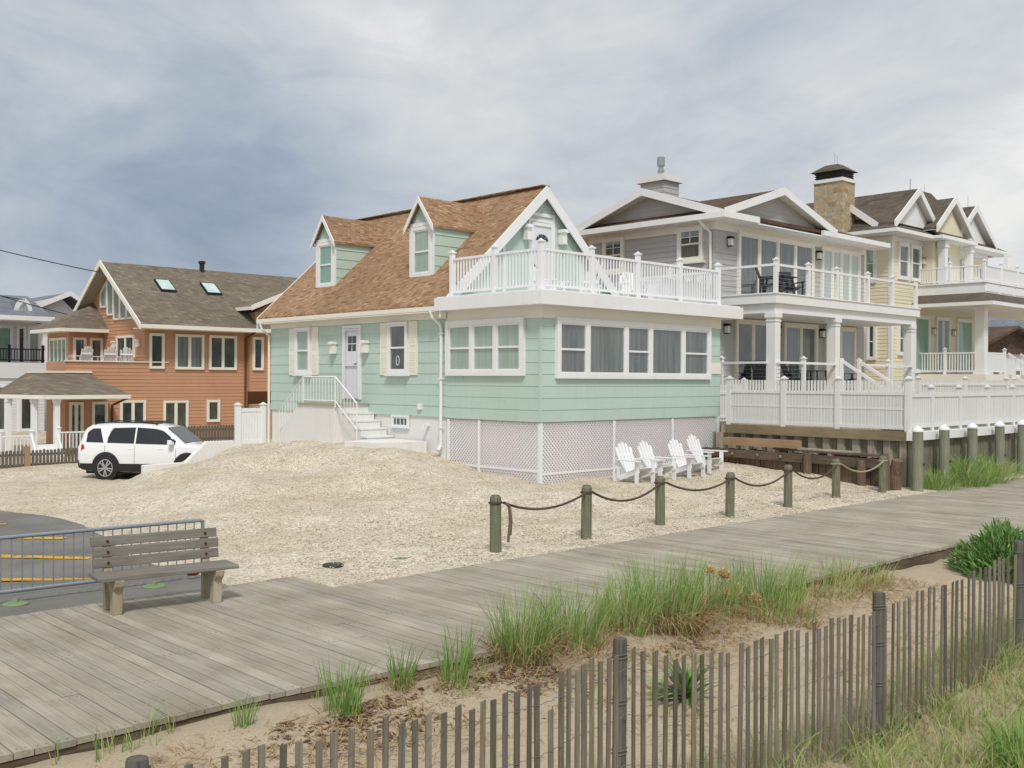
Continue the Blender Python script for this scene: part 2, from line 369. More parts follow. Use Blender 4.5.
def window(parent, F, a0, a1, z0, z1, cols=1, split=None, muntin=None, trim=.09, sill=False, back='dark_room', glass='glass',
           frame='white', name='window', proud=.10, sub=False, wfr=None, sash=.045, label=None):
    """casing with sash bars, a set-back pane of glass and what is seen behind it. a0..z1 = outer edge of the casing"""
    mb = MB(); fb = lambda A0, A1, Z0, Z1, o0, o1: F.box(mb, A0, A1, Z0, Z1, o0, o1)
    fb(a0, a0+trim, z0, z1, -.01, proud); fb(a1-trim, a1, z0, z1, -.01, proud)
    fb(a0+trim, a1-trim, z1-trim, z1, -.01, proud); fb(a0+trim, a1-trim, z0, z0+trim, -.01, proud)
    if sill: fb(a0-.06, a1+.06, z0-.07, z0-.002, -.01, proud+.04)
    ia, ib, ja, jb = a0+trim, a1-trim, z0+trim, z1-trim
    edges = [ia+(ib-ia)*x for x in (wfr or [i/cols for i in range(cols+1)])]
    for i, e in enumerate(edges[1:-1]): fb(e-trim*.45, e+trim*.45, ja, jb, -.01, proud-.006)
    for i in range(len(edges)-1):
        l = edges[i]+(trim*.45 if i else 0); r = edges[i+1]-(trim*.45 if i < len(edges)-2 else 0)
        fb(l, l+sash, ja, jb, -.008, proud-.022); fb(r-sash, r, ja, jb, -.008, proud-.022)
        fb(l+sash, r-sash, jb-sash, jb, -.008, proud-.022); fb(l+sash, r-sash, ja, ja+sash, -.008, proud-.022)
        sp = split[i] if isinstance(split, (list, tuple)) else split
        if sp: zz = ja+(jb-ja)*sp; fb(l+sash, r-sash, zz-.025, zz+.025, -.008, proud-.016)
        if muntin:
            nx, nz, lo = muntin
            for k in range(1, nx): x = l+(r-l)*k/nx; fb(x-.011, x+.011, ja+(jb-ja)*lo, jb-.01, -.008, proud-.027)
            for k in range(1, nz): zz = ja+(jb-ja)*(lo+(1-lo)*k/nz); fb(l, r, zz-.011, zz+.011, -.008, proud-.0275)
    w = mb.build(name, M[frame], parent)
    if label: w['label'] = label
    host = parent if sub else w
    g = MB(); F.box(g, ia-.01, ib+.01, ja-.01, jb+.01, proud-.040, proud-.035); g.build('pane', M[glass], host)
    bk = MB(); F.box(bk, ia-.02, ib+.02, ja-.02, jb+.02, -.004, min(.034, proud-.05))
    if back in ('grey_curtain', 'light_curtain', 'green_shade', 'teal_shade'): nm = 'blind'
    else: nm = 'backing'
    bk.build(nm, M[back], host)
    return w
def rail_run(parent, ax, c, a0, a1, z0, h, posts, sp=.115, bw=.035, mat='vinyl', post_w=.11, top_over=.14, lo=.1, rail_h=.06, name='railing', cap=True, pickets_over=0, midrail=None):
    """a vinyl balustrade on one straight run: rails and balusters, each post a child of it"""
    mb = MB(); F = Face(ax, c); hw = bw/2
    F.box(mb, a0, a1, z0+h-rail_h, z0+h, -.035, .035); F.box(mb, a0, a1, z0+lo, z0+lo+rail_h, -.025, .025)
    if midrail: F.box(mb, a0, a1, z0+midrail, z0+midrail+rail_h, -.03, .03)
    n = max(1, int(round((a1-a0)/sp))); zt = z0+h-rail_h+.01+pickets_over
    for i in range(1, n):
        a = a0+(a1-a0)*i/n; F.box(mb, a-hw, a+hw, z0+lo+rail_h-.01, zt, -hw*.9, hw*.9)
    r = mb.build(name, M[mat], parent)
    for a in posts: add_post(r, F, a, z0, z0+h+top_over, post_w, mat, cap)
    return r
def add_post(r, F, a, z0, z1, w, mat, cap=True, name='post'):
    pb = MB(); h = w/2; F.box(pb, a-h, a+h, z0, z1, -h, h)
    if cap:
        F.box(pb, a-h-.025, a+h+.025, z1, z1+.035, -h-.025, h+.025)
        c0 = F.p(a, z1+.035, 0); pb.add([(c0[0]-h, c0[1]-h, c0[2]), (c0[0]+h, c0[1]-h, c0[2]), (c0[0]+h, c0[1]+h, c0[2]), (c0[0]-h, c0[1]+h, c0[2]), (c0[0], c0[1], c0[2]+.06)], [(0, 1, 4), (1, 2, 4), (2, 3, 4), (3, 0, 4), (3, 2, 1, 0)])
    return pb.build(name, M[mat], r)
def part(name, mat, parent, fn, **kw):
    mb = MB(); fn(mb); return mb.build(name, M[mat] if isinstance(mat, str) else mat, parent, **kw)

def soffit(parent, plates, mat='cream_trim'):
    b = MB()
    for pts, th in plates: b.plate([(x, y, z-th-.004) for x, y, z in pts], .02)
    return b.build('soffit', M[mat], parent)

def gable_boards(parent, ax, c, L, A, Rt, h=.30, th=.05, mat='white'):
    """mitred pair of rake boards on one gable; L, A, Rt = (a, z) of the left foot, apex and right foot (board centre line)"""
    k = h/2; b = MB(); b.prism([(L[0], L[1]-k), (L[0], L[1]+k), (A[0], A[1]+k), (Rt[0], Rt[1]+k), (Rt[0], Rt[1]-k), (A[0], A[1]-k)], ax, c-th/2, c+th/2)
    return b.build('rake_board', M[mat], parent)

M['dead_leaf'] = leafmat('dead_leaf', [(0, (.10, .055, .03)), (.5, (.20, .12, .07)), (1, (.33, .22, .13))])
# ------------------------------------------------------------------ ground
CP = [(7, 11.2, -.07), (12, 11.2, -.07), (18, 11.2, -.06), (23.5, 11.2, -.04), (9, 13, -.04), (14, 13.5, .0), (21, 14, .06), (24.2, 12.6, .02), (24.3, 14.6, .24), (24.3, 16.8, .36),
      (17.6, 17.3, .11), (21, 17.2, .12), (25, 17.2, .22), (17.5, 19.3, .22), (17.5, 20.9, .42), (17.4, 21.5, .66), (17.2, 23, .80), (16.9, 23.5, .85), (16.9, 25.7, .82), (17.2, 27.6, .6), (17.4, 29.6, .38), (16.6, 30.1, .36),
      (16.2, 22.9, .86), (15.8, 23.6, .82), (16.4, 21.9, .80), (16.2, 25.5, .86), (16.2, 27.2, .72), (15.6, 24, .72), (16.4, 22.5, .76), (16.0, 28.7, .52), (15.2, 26.6, .52), (15, 25.5, .55), (14, 28.2, .12), (14.5, 29.6, .02), (13.4, 22.3, .25), (11.5, 18, .06), (10, 24.5, -.08), (14, 29.9, -.2), (12.2, 31.6, -.56), (12.6, 33.6, -.70), (13.5, 33.2, -.74), (15.3, 31.4, -.70), (14.6, 32.5, -.74), (15, 34, -.72), (13.6, 35, -.7), (16.5, 33, -.5), (10, 31.6, -.55), (11.5, 29, -.5), (12.2, 30.2, -.57), (13, 31.6, -.68), (10, 28, -.44), (13, 29, -.38), (8, 27, -.32),
      (3, 13, -.10), (4.5, 12.8, -.09), (6, 12.7, -.08), (6.9, 13, -.07), (6, 15, -.2), (7.1, 16, -.22), (8, 20, -.24), (7.6, 23.6, -.25), (3, 15.5, -.25), (2, 22, -.28), (0, 30, -.4), (6, 34, -.5), (12, 37, -.55), (18, 38.5, -.1), (14, 37.5, -.5), (20.5, 38, .04), (24, 43, -.25), (16, 42, -.6), (8, 45, -.7), (30, 36, .2), (30, 25, .3),
      (2, 7.4, -.085), (3, 7.4, -.085), (4.3, 7.42, -.085), (5.5, 7.3, -.085), (6.7, 7.2, -.085), (8, 7.15, -.09), (9.2, 7.15, -.1), (10.5, 7.1, -.1), (12, 7.0, -.12), (14, 7.0, -.14), (3, 6.3, -.2), (6, 6.2, -.2), (9, 6.2, -.2), (18, 6.6, -.25), (3, 4.2, -.28), (6, 4.2, -.33), (8, 4.1, -.42), (8.8, 4.0, -.3), (9.3, 3.9, -.2), (10.3, 3.78, -.02), (11.8, 3.5, .12), (10.5, 5.2, -.3), (12.5, 5.4, -.3), (16, 5, -.25), (20, 4, -.1), (7, 2.6, -.3), (9, 2.8, -.15), (11, 2.4, .1), (5.4, 1.6, -.1), (2.4, 2.6, .0), (0, 0, .95), (-2, 3, .4), (0, 6.5, -.15)]
CPA = np.array(CP)
BWX = [2.3, 4.2, 6.7, 9.2, 12, 20]; BWY = [7.53, 7.55, 7.30, 7.28, 7.15, 7.08]   # seaward edge of the boardwalk
def gz_arr(x, y):
    x = np.asarray(x, float); y = np.asarray(y, float)
    d2 = (x[..., None]-CPA[:, 0])**2+(y[..., None]-CPA[:, 1])**2
    w = 1/(d2+.25)**2.0; z = (w*CPA[:, 2]).sum(-1)/w.sum(-1)
    far = np.clip((np.hypot(x-14, y-18)-34)/30, 0, 1); z = z*(1-far)+(-.5)*far
    und = (y > np.interp(x, BWX, BWY)+.12) & (y < np.where(x < 7.25, 12.0, 10.9)); z = np.where(und, np.minimum(z, -.22), z)
    return z
def gz(x, y): return float(gz_arr(np.array([x]), np.array([y]))[0])
xs = np.unique(np.concatenate([np.linspace(-600, -20, 14), np.arange(-20, -4, 2.), np.arange(-4, 36, .25), np.arange(36, 70, 2.), np.linspace(70, 900, 18)]))
ys = np.unique(np.concatenate([np.linspace(-600, -12, 12), np.arange(-12, -2, 1.), np.arange(-2, 46, .25), np.arange(46, 80, 2.), np.linspace(80, 900, 18)]))
XX, YY = np.meshgrid(xs, ys, indexing='ij')
ZZ = gz_arr(XX, YY)
near = np.hypot(XX-10, YY-15) < 40
ZZ = ZZ+near*(.018*np.sin(XX*2.3+YY*1.1)*np.sin(YY*1.9-XX*.7)+rng.normal(0, .008, XX.shape))*np.where(YY < 7.1, 2.0, 1.0)
g = MB(); nx, ny = XX.shape
g.v = [tuple(p) for p in np.stack([XX, YY, ZZ], -1).reshape(-1, 3).tolist()]
for i in range(nx-1):
    for j in range(ny-1):
        g.f.append((i*ny+j, (i+1)*ny+j, (i+1)*ny+j+1, i*ny+j+1)); g.m.append(1 if ys[j] < 8.5 else 0); g.t.append(None)
tag(g.build('ground', [M['gravel'], M['sand']], smooth=True, recalc=False), kind='structure')

# loose stones lying on the gravel lot
def stones(n):
    mb = MB(); V = []; 
    while len(V) < n:
        x = random.uniform(7.3, 24); y = 11.0+abs(random.gauss(0, 1))*4.2
        if y > 30 or (x > 17.6 and y > 17.4): continue
        if x < 8 and y > 12: continue
        V.append((x, y))
    V = np.array(V); Z = gz_arr(V[:, 0], V[:, 1])
    for (x, y), z in zip(V, Z):
        r = random.uniform(.007, .017); a = random.uniform(0, 3.14); c, s_ = math.cos(a)*r*1.3, math.sin(a)*r*1.3; t = random.choice([.5, .72, .88, 1, 1.1, 1.22])
        zz = z+.006
        mb.add([(x+c, y+s_, zz), (x-s_*.8, y+c*.8, zz), (x-c, y-s_, zz), (x+s_*.8, y-c*.8, zz), (x, y, zz+r*.75), (x, y, zz-r*.6)],
               [(0, 1, 4), (1, 2, 4), (2, 3, 4), (3, 0, 4), (1, 0, 5), (2, 1, 5), (3, 2, 5), (0, 3, 5)], 0, (t, t*.98, t*.92))
    m, n_ = nt('loose_stone'); p = base(n_, .9, .2); at = N(n_, 'ShaderNodeAttribute', attribute_name='tone')
    ln(n_, mixc(n_, 1.0, (.57, .52, .43), at.outputs['Color'], 'MULTIPLY'), p.inputs['Base Color'])
    tag(mb.build('loose_stones', m, recalc=False), kind='stuff', label='loose pale stones strewn over the gravel lot', cat='stones')
stones(16000)

# road with hatch markings
rd = MB()
edge = [(6.5, 12.05), (6.6, 13.5), (6.86, 15.9), (7.35, 18.2), (7.72, 20), (7.70, 21.2), (7.25, 23.3), (6.8, 25.3), (5.9, 29), (5, 34)]
rows = []
for y in np.arange(12.05, 34, .5):
    e = [p[0] for p in edge]; yy = [p[1] for p in edge]
    x1 = float(np.interp(y, yy, e)); rows.append([(x1+(-14-x1)*k/24, y) for k in range(25)])
for r_ in rows:
    for (x, y) in r_: rd.v.append((x, y, max(gz(x, y), -.6)+.028+.004*math.sin(x*3+y)))
for i in range(len(rows)-1):
    for k in range(24): rd.f.append((i*25+k, (i+1)*25+k, (i+1)*25+k+1, i*25+k+1)); rd.m.append(0); rd.t.append(None)
tag(rd.build('road', M['asphalt'], smooth=True), kind='structure')
ym = MB()
for (x, y) in [(6.6, 20.85), (6.72, 18.2), (6.28, 15.98), (5.88, 13.76)]:
    L_ = 7.0; dx, dy = -.70, .714; w = .125; nseg = 14
    for k in range(nseg):
        q = [];
        for t in (k/nseg, (k+1)/nseg):
            cx, cy = x+dx*L_*t, y+dy*L_*t
            if cy > 33: break
            for sg in (1, -1):
                px, py = cx+sg*w*.714, cy+sg*w*.70; q.append((px, py, max(gz(px, py), -.6)+.028+.004*math.sin(px*3+py)+.008))
        if len(q) == 4: ym.add(q, [(0, 1, 3, 2)])
tag(ym.build('road_marking', M['yellow']), kind='structure')

# boardwalk
bw = MB(); x = -7.0; k = 0
while x < 62:
    w = .143; y1 = 12.0-max(0, (x-2))*.035 if x < 7.25 else 10.87
    t = random.uniform(.90, 1.08); hue = random.uniform(-.018, .024)
    y0 = float(np.interp(x, BWX, BWY))+random.uniform(-.012, .012); y1 += random.uniform(-.02, .02)
    def tn(): q = t*random.uniform(.93, 1.07); return (q*(1+hue), q, q*(1-hue))
    cut = [y0, y1]
    if random.random() < .8: cut = [y0, random.choice([8.6, 9.2, 9.8])+random.uniform(-.01, .01), y1]
    tt0 = tn(); dz0 = 0
    for a, b in zip(cut[:-1], cut[1:]):
        dz = random.uniform(-.003, .003) if b-a > .3 else dz0; dz0 = dz; tt = tn()
        tt0 = tt
        bw.box(x+.0035, x+w-.0035, a+(.0 if b-a < .3 else .001), b-(0 if b-a < .3 else .001), -.045, dz, 0, tt)
        if random.random() < .5 and x < 20:
            for yy in (a+.06, b-.06): bw.box(x+.035, x+.045, yy-.004, yy+.004, dz, dz+.002, 0, (.3, .28, .27)); bw.box(x+.095, x+.105, yy-.004, yy+.004, dz, dz+.002, 0, (.3, .28, .27))
    x += w
tag(bw.build('boardwalk', M['plank'], recalc=False), kind='structure')
st = MB()
for xa, xb in zip([-7]+BWX, BWX+[62]):
    ya, yb = float(np.interp(xa, BWX, BWY))+.05, float(np.interp(xb, BWX, BWY))+.05; st.beam((xa, ya, -.15), (xb, yb, -.15), .07, .19)
for y in (8.6, 9.8, 10.75): st.box(-7, 62, y-.04, y+.04, -.30, -.052)
st.box(-7, 7.2, 11.55, 11.63, -.3, -.052)
tag(st.build('boardwalk_beam', M['plank_edge']), kind='structure')

# ------------------------------------------------------------------ mint house
H = thing('beach_house', 'mint green cottage with copper brown roof, dormers and white roof deck over a glazed sunroom', 'house', (21.3, 24, .1))
X0, X1, Y0, Y1, Y2 = 17.65, 24.98, 17.53, 21.03, 29.97
FL, FR, FG = Face('x', X0), Face('y', Y0), Face('y', 21.16)
RS = .912
def zr(x): return 4.58+RS*(min(x, 42.6-x)-17.33)
wl = MB()
wl.box(X0, X1, Y1, Y2, 1.60, 4.52); wl.box(X0+.003, X1-.003, Y0+.003, Y1+.2, 1.58, 4.36)
for ya, yb in ((21.16, 21.3), (Y2-.15, Y2)): wl.prism([(X0, 4.53), (X0, zr(X0)-.17), (21.3, 8.02), (X1, zr(X1)-.17), (X1, 4.53)], 'y', ya, yb)
FL.siding(wl, Y1+.002, Y2, 1.60, 4.22, .29, .014); FL.siding(wl, Y0, Y1-.002, 1.58, 4.10, .29, .014); FR.siding(wl, X0, X1, 1.58, 4.10, .29, .014)
for F_, a0_, a1_, zt_ in ((FL, Y1+.2, Y2-.2, 4.2), (FL, Y0+.2, Y1-.2, 4.0), (FR, X0+.2, X1-.2, 4.0)):   # butt joints between board lengths
    for k in range(8):
        a = random.uniform(a0_, a1_); zz = 1.59+.29*k; F_.box(wl, a-.012, a+.012, zz+.004, zz+.285, 0, .0155)
FG.siding(wl, X0, X1, 4.78, 8.0, .6, .004, lambda z: (17.33+(z+.2-4.58)/RS, 42.6-17.33-(z+.2-4.58)/RS))
wl.box(X0-.03, X0+.0, Y0-.03, Y0+.05, 1.58, 4.10)
wl.build('wall', M['mint'], H)
part('foundation', 'concrete_white', H, lambda b: b.box(X0+.03, X1-.03, Y1+.05, Y2-.03, -.8, 1.597))
# lattice skirt round the sunroom
sk = MB(); sk.box(X0+.08, X1-.08, Y0+.08, Y1+.02, -.4, 1.57)
skirt = sk.build('skirt', M['lattice_back'], H)
def lattice(F, a0, a1, z0, z1, mb, pitch=.105, w=.036):
    h = z1-z0
    for sg, o in ((1, -.03), (-1, -.018)):
        c = a0-h
        while c < a1+h:
            ends = []
            if sg == 1: A = (max(c, a0), min(c+h, a1)); zf = lambda a: z0+(a-c)
            else: A = (max(c, a0), min(c+h, a1)); zf = lambda a: z1-(a-c)
            if A[1]-A[0] > .02:
                a, b = A; za, zb = zf(a), zf(b); d = w*.707
                q = [(a, za-d), (a, za+d), (b, zb+d), (b, zb-d)]
                q = [(p[0], min(max(p[1], z0), z1)) for p in q]
                mb.add([F.p(u, v, o) for u, v in q]+[F.p(u, v, o+.008) for u, v in q], [(0, 1, 2, 3), (7, 6, 5, 4), (0, 4, 5, 1), (1, 5, 6, 2), (2, 6, 7, 3), (3, 7, 4, 0)])
            c += pitch
lt = MB(); lattice(FL, Y0, Y1-.05, .0, 1.56, lt); lattice(FR, X0, X1, .0, 1.56, lt)
lt.build('lattice', M['vinyl'], skirt)
def skp(b):
    for a in (Y0+.05, 19.75, Y1-.06): FL.box(b, a-.045, a+.045, -.2, 1.56, -.01, .004)
    for a in (X0+.03, 20.35, 22.8, X1-.04): FR.box(b, a-.045, a+.045, -.2, 1.56, -.01, .004)
    FL.box(b, Y0, Y1, .36, .42, -.012, .002); FR.box(b, X0, X1, .30, .36, -.012, .002)
part('lattice_frame', 'vinyl', skirt, skp)
# roof
rf = MB()
rf.plate([(17.33, 20.98, zr(17.33)), (21.3, 20.98, zr(21.3)), (21.3, 30.3, zr(21.3)), (17.33, 30.3, zr(17.33))], .13)
rf.plate([(25.27, 20.98, zr(25.27)), (25.27, 30.3, zr(25.27)), (21.3, 30.3, zr(21.3)), (21.3, 20.98, zr(21.3))], .13)
roof = rf.build('roof', M['roof_red'], H)
def ridge(b):
    b.beam((21.3, 20.97, 8.21), (21.3, 30.3, 8.21), .3, .03)
part('ridge_cap', 'roof_red', roof, ridge)
part('ridge_flashing', 'pale_board', roof, lambda b: (b.box(21.2, 21.45, 22.2, 23.9, 8.18, 8.245), b.box(21.2, 21.5, 26.6, 28.6, 8.18, 8.245)))
for y in (20.95, 30.31): gable_boards(H, 'y', y, (17.32, zr(17.33)-.18), (21.3, zr(21.3)-.18), (25.28, zr(25.27)-.18), .36)
def eave(b):
    b.box(17.30, 17.36, 21.12, 30.32, 4.40, 4.53); b.box(17.30, X0, 21.1, 30.28, 4.375, 4.41)
    FL.box(b, 21.0, Y2, 4.215, 4.376, -.01, .03)
part('eave_trim', 'cream_trim', H, eave)
part('eave_trim', 'cream_trim', H, lambda b: b.box(25.24, 25.3, 21.1, 30.3, 4.40, 4.53))
# roof deck over the sunroom
def deck(b):
    b.box(17.28, 25.62, 17.17, 21.13, 4.40, 4.73); b.box(17.34, 25.55, 17.23, 21.1, 4.73, 4.765)
part('deck_fascia', 'white', H, deck)
def friez(b):
    FL.box(b, Y0-.03, Y1, 4.10, 4.40, -.01, .03); FR.box(b, X0+.0102, X1+.02, 4.101, 4.399, -.01, .0302)
    FR.box(b, 24.44, X1+.01, 2.80, 3.11, .0, .035)
part('frieze', 'cream_trim', H, friez)
rail_run(H, 'x', 17.66, 17.60, 20.85, 4.765, 1.02, [19.2, 20.85])
rail_run(H, 'y', 17.56, 17.66, 24.95, 4.765, 1.02, [17.66, 19.48, 21.3, 23.12, 24.93])
rail_run(H, 'x', 24.93, 17.6, 21.0, 4.765, 1.02, [19.3, 20.95])
# gable trim, door, lamps
def gtrim(b):
    for a, z in ((19.8, 6.42), (20.80, 7.33), (21.78, 7.33)): FG.box(b, a-.05, a+.05, 4.78, z, 0, .035)
    FG.box(b, 20.75, 21.83, 7.33, 7.43, 0, .036); FG.box(b, 20.85, 21.73, 7.16, 7.24, 0, .034)
    FG.box(b, 22.9, 23.0, 4.78, 6.3, 0, .035)
part('gable_trim', 'white', H, gtrim)
def door(F, a0, a1, z0, z1, lights, parent=H):
    fm = MB(); F.box(fm, a0-.09, a0, z0, z1+.09, -.01, .06); F.box(fm, a1, a1+.09, z0, z1+.09, -.01, .06); F.box(fm, a0, a1, z1, z1+.09, -.01, .06)
    fm.build('door_frame', M['white'], parent)
    d = MB(); F.box(d, a0+.005, a1-.005, z0, z1-.005, -.01, .025)
    for zz in (z0+.18, z0+.95): F.box(d, a0+.12, a1-.12, zz, zz+.62, .0, .032)
    dr = d.build('door', M['pale_door'], parent)
    hb = MB(); F.box(hb, a0+.05, a0+.10, z0+.98, z0+1.13, .02, .05); hb.tube([F.p(a0+.075, z0+1.05, .05), F.p(a0+.075, z0+1.05, .085), F.p(a0+.18, z0+1.05, .085)], .011); hb.build('handle', M['dark_metal'], dr)
    gl = MB()
    for (u0, u1, v0, v1) in lights: F.box(gl, a0+u0, a0+u1, z0+v0, z0+v1, .026, .034)
    gl.build('door_light', M['car_glass'], dr)
    return dr
d1 = door(FG, 20.94, 21.66, 4.79, 7.05, [])
fan = MB()
for k in range(4):
    t0, t1 = math.pi*k/4+.06, math.pi*(k+1)/4-.06
    q = [(21.3+r*math.cos(t), 6.62+r*.8*math.sin(t)) for r, t in ((.08, t0), (.25, t0), (.25, (t0+t1)/2), (.25, t1), (.08, t1))]
    fan.prism(q, 'y', 21.16-.036, 21.16-.026)
fan.build('door_light', M['car_glass'], d1)
def storm(b):   # glazed storm door outside the entry door
    FL.box(b, 24.98, 25.04, 2.03, 4.08, .04, .07); FL.box(b, 25.66, 25.72, 2.03, 4.08, .04, .07)
    FL.box(b, 25.04, 25.66, 4.02, 4.08, .04, .07); FL.box(b, 25.04, 25.66, 2.03, 2.2, .04, .07); FL.box(b, 25.04, 25.66, 2.98, 3.04, .04, .068)
dd = door(FL, 24.98, 25.72, 2.0, 4.09, [(.17, .35, 1.42, 1.62), (.39, .57, 1.42, 1.62), (.17, .35, 1.66, 1.86), (.39, .57, 1.66, 1.86)])
part('storm_frame', 'pale_door', dd, storm)
def lantern(F, a, z, parent=H, s=1.0, mat='white', glassm='lampglass', name='wall_lamp'):
    b = MB(); F.box(b, a-.06*s, a+.06*s, z-.12*s, z+.12*s, 0, .03); F.box(b, a-.10*s, a+.10*s, z+.12*s, z+.155*s, .02, .24*s); F.box(b, a-.085*s, a+.085*s, z+.155*s, z+.2*s, .03, .22*s); F.box(b, a-.075*s, a+.075*s, z-.16*s, z-.13*s, .04, .2*s)
    l = b.build(name, M[mat], parent)
    g_ = MB(); F.box(g_, a-.07*s, a+.07*s, z-.13*s, z+.12*s, .045, .19*s); g_.build('lamp_glass', M[glassm], l)
lantern(FG, 20.6, 6.78, s=1.2); lantern(FG, 22.06, 6.78, s=1.2); lantern(FL, 26.22, 3.52); lantern(FL, 24.58, 3.52)
# windows of the long side
for a0, a1, bk in ((27.55, 28.40, 'green_shade'), (22.66, 23.55, 'dark_room')):
    window(H, FL, a0, a1, 2.76, 4.20, split=.5, sill=True, back=bk, trim=.08)
    for s0, s1 in ((a0-.40, a0-.015), (a1+.015, a1+.40)):
        b = MB(); FL.box(b, s0, s1, 2.72, 4.20, .0, .045)
        for zz, zt in ((2.80, 3.40), (3.50, 4.12)): FL.box(b, s0+.07, s1-.07, zz, zt, .044, .052)
        for zz in np.arange(2.84, 4.1, .07):
            if not 3.36 < zz < 3.5: FL.box(b, s0+.08, s1-.08, zz, zz+.03, .05, .06)
        b.build('shutter', M['cream_trim'], H)
part('window_ornament', 'white', H, lambda b: b.tube([FL.p(23.1+.07*math.sin(t), 3.12+.13*math.cos(t), .055) for t in np.linspace(0, 6.28, 18)], .012, 6))
window(H, FL, 22.64, 23.42, 1.24, 1.60, cols=1, muntin=(4, 1, 0), back='dark_room', trim=.05, name='cellar_window', proud=.05)
window(H, FL, 18.05, 21.0, 2.70, 4.13, cols=3, split=.5, back='green_shade', trim=.13, name='sunroom_window')
window(H, FR, 18.12, 24.44, 2.64, 4.13, split=[.48, None, .48, None, .48], wfr=[0, .165, .41, .575, .81, 1], back='grey_room', trim=.12, name='sunroom_window', glass='glass')
# gutter pipe, hose tap
def dsp(b):
    b.tube([(17.31, 21.33, 4.42), (17.36, 21.30, 4.25), (17.56, 21.22, 4.06), (17.585, 21.2, 3.9), (17.585, 21.2, .85), (17.45, 21.15, .72)], .045, 8)
    for z in (1.3, 2.6, 3.8): b.box(17.53, 17.65, 21.14, 21.26, z, z+.03)
part('downspout', 'white', H, dsp)
part('gutter_end', 'cream_trim', H, lambda b: b.tube([(17.31, 30.1, 4.42), (17.36, 30.06, 4.2), (17.6, 30.02, 4.0), (17.6, 30.02, .5)], .04, 8))
part('hose_tap', 'white', H, lambda b: (b.box(17.5, 17.68, 21.75, 21.82, 1.34, 1.41), b.tube([(17.52, 21.78, 1.37), (17.46, 21.78, 1.37), (17.45, 21.78, 1.28)], .02)))
part('outlet_box', 'white', H, lambda b: b.box(17.58, 17.66, 22.05, 22.2, 1.78, 1.94))
# dormers
for yc in (27.93, 23.06):
    xf, w = 18.42, .545
    FD = Face('x', xf); zb, ze, za = 5.45, 7.0, 7.74
    db = MB(); db.prism([(yc-w, zb), (yc+w, zb), (yc+w, ze), (yc, za-.1), (yc-w, ze)], 'x', xf, xf+.08)
    for sg in (-1, 1):
        ya = yc+sg*w; yb = ya-sg*.06; xa = 17.33+(ze-4.58)/RS
        db.prism([(xf, zr(xf)-.05), (xf, ze), (xa, ze)], 'y', min(ya, yb), max(ya, yb))
        zz = zb+.05
        while zz < ze-.05:
            t = min(zz+.29, ze); xb, xt = 17.33+(zz-4.58)/RS, 17.33+(t-4.58)/RS
            if sg < 0: db.hexa([(xf, ya, zz), (max(xb, xf), ya, zz), (max(xb, xf), ya-.02, zz), (xf, ya-.02, zz), (xf, ya, t), (xt, ya, t), (xt, ya-.004, t), (xf, ya-.004, t)])
            zz = t
    D = db.build('dormer', M['mint'], H)
    dr_ = MB(); xr = 17.33+(za-4.58)/RS+.1; xe = 17.33+(ze-.02-4.58)/RS
    for sg in (-1, 1):
        dr_.plate([(xf-.16, yc, za+.04), (xf-.16, yc+sg*(w+.10), ze-.09), (xe-.05, yc+sg*(w+.10), ze-.09), (xr, yc, za+.04)], .05)
    dr_.build('dormer_roof', M['roof_red'], D)
    tr = MB()
    for sg in (-1, 1):
        FD.box(tr, yc+sg*(w-.06)-.06, yc+sg*(w-.06)+.06, zb-.02, ze-.02, 0, .045)
        tr.box(xf-.1, xe-.12, yc+sg*(w+.02)-.02, yc+sg*(w+.02)+.02, ze-.13, ze-.06)
    FD.box(tr, yc-w, yc+w, ze-.05, ze+.05, 0, .046); FD.box(tr, yc-w-.04, yc+w+.04, zb-.06, zb+.04, 0, .08)
    tr.build('dormer_trim', M['white'], D); gable_boards(D, 'x', xf-.165, (yc-w-.11, ze-.17), (yc, za-.045), (yc+w+.11, ze-.17), .17, .035)
    window(D, FD, yc-w+.09, yc+w-.09, zb+.06, ze-.06, split=.5, back='teal_shade' if yc > 25 else 'green_shade', trim=.10, sub=True, proud=.06)
# entry stoop, steps, handrail
def stoop(b):
    b.box(16.45, X0-.01, 24.55, 26.35, -.2, 1.86)
    for k in range(1, 5):
        b.box(16.75, X0-.012-k*.002, 24.55-.30*k, 24.55-.30*(k-1)-.001, -.2, 1.86-.21*k)
        b.box(16.73, X0-.013-k*.002, 24.53-.30*k, 24.55-.30*(k-1), 1.86-.21*k-.04, 1.86-.21*k+.003)
    for k in range(1, 4): b.box(16.75, X0-.012-k*.002, 26.35+.30*(k-1)+.001, 26.35+.30*k, -.2, 1.86-.21*k)
    b.prism([(26.351, -.2), (26.351, 1.86), (27.3, 1.1), (27.3, -.2)], 'x', 16.45, 16.745)
part('stoop', 'concrete_white', H, stoop)
part('stoop_floor', 'pale_board', H, lambda b: b.box(16.40, X0-.015, 24.50, 26.40, 1.86, 1.90))
part('landing_pad', 'concrete_white', H, lambda b: b.prism([(16.0, 21.9), (17.55, 21.75), (17.6, 23.3), (16.7, 23.35), (15.9, 23.2)], 'z', .6, .935))
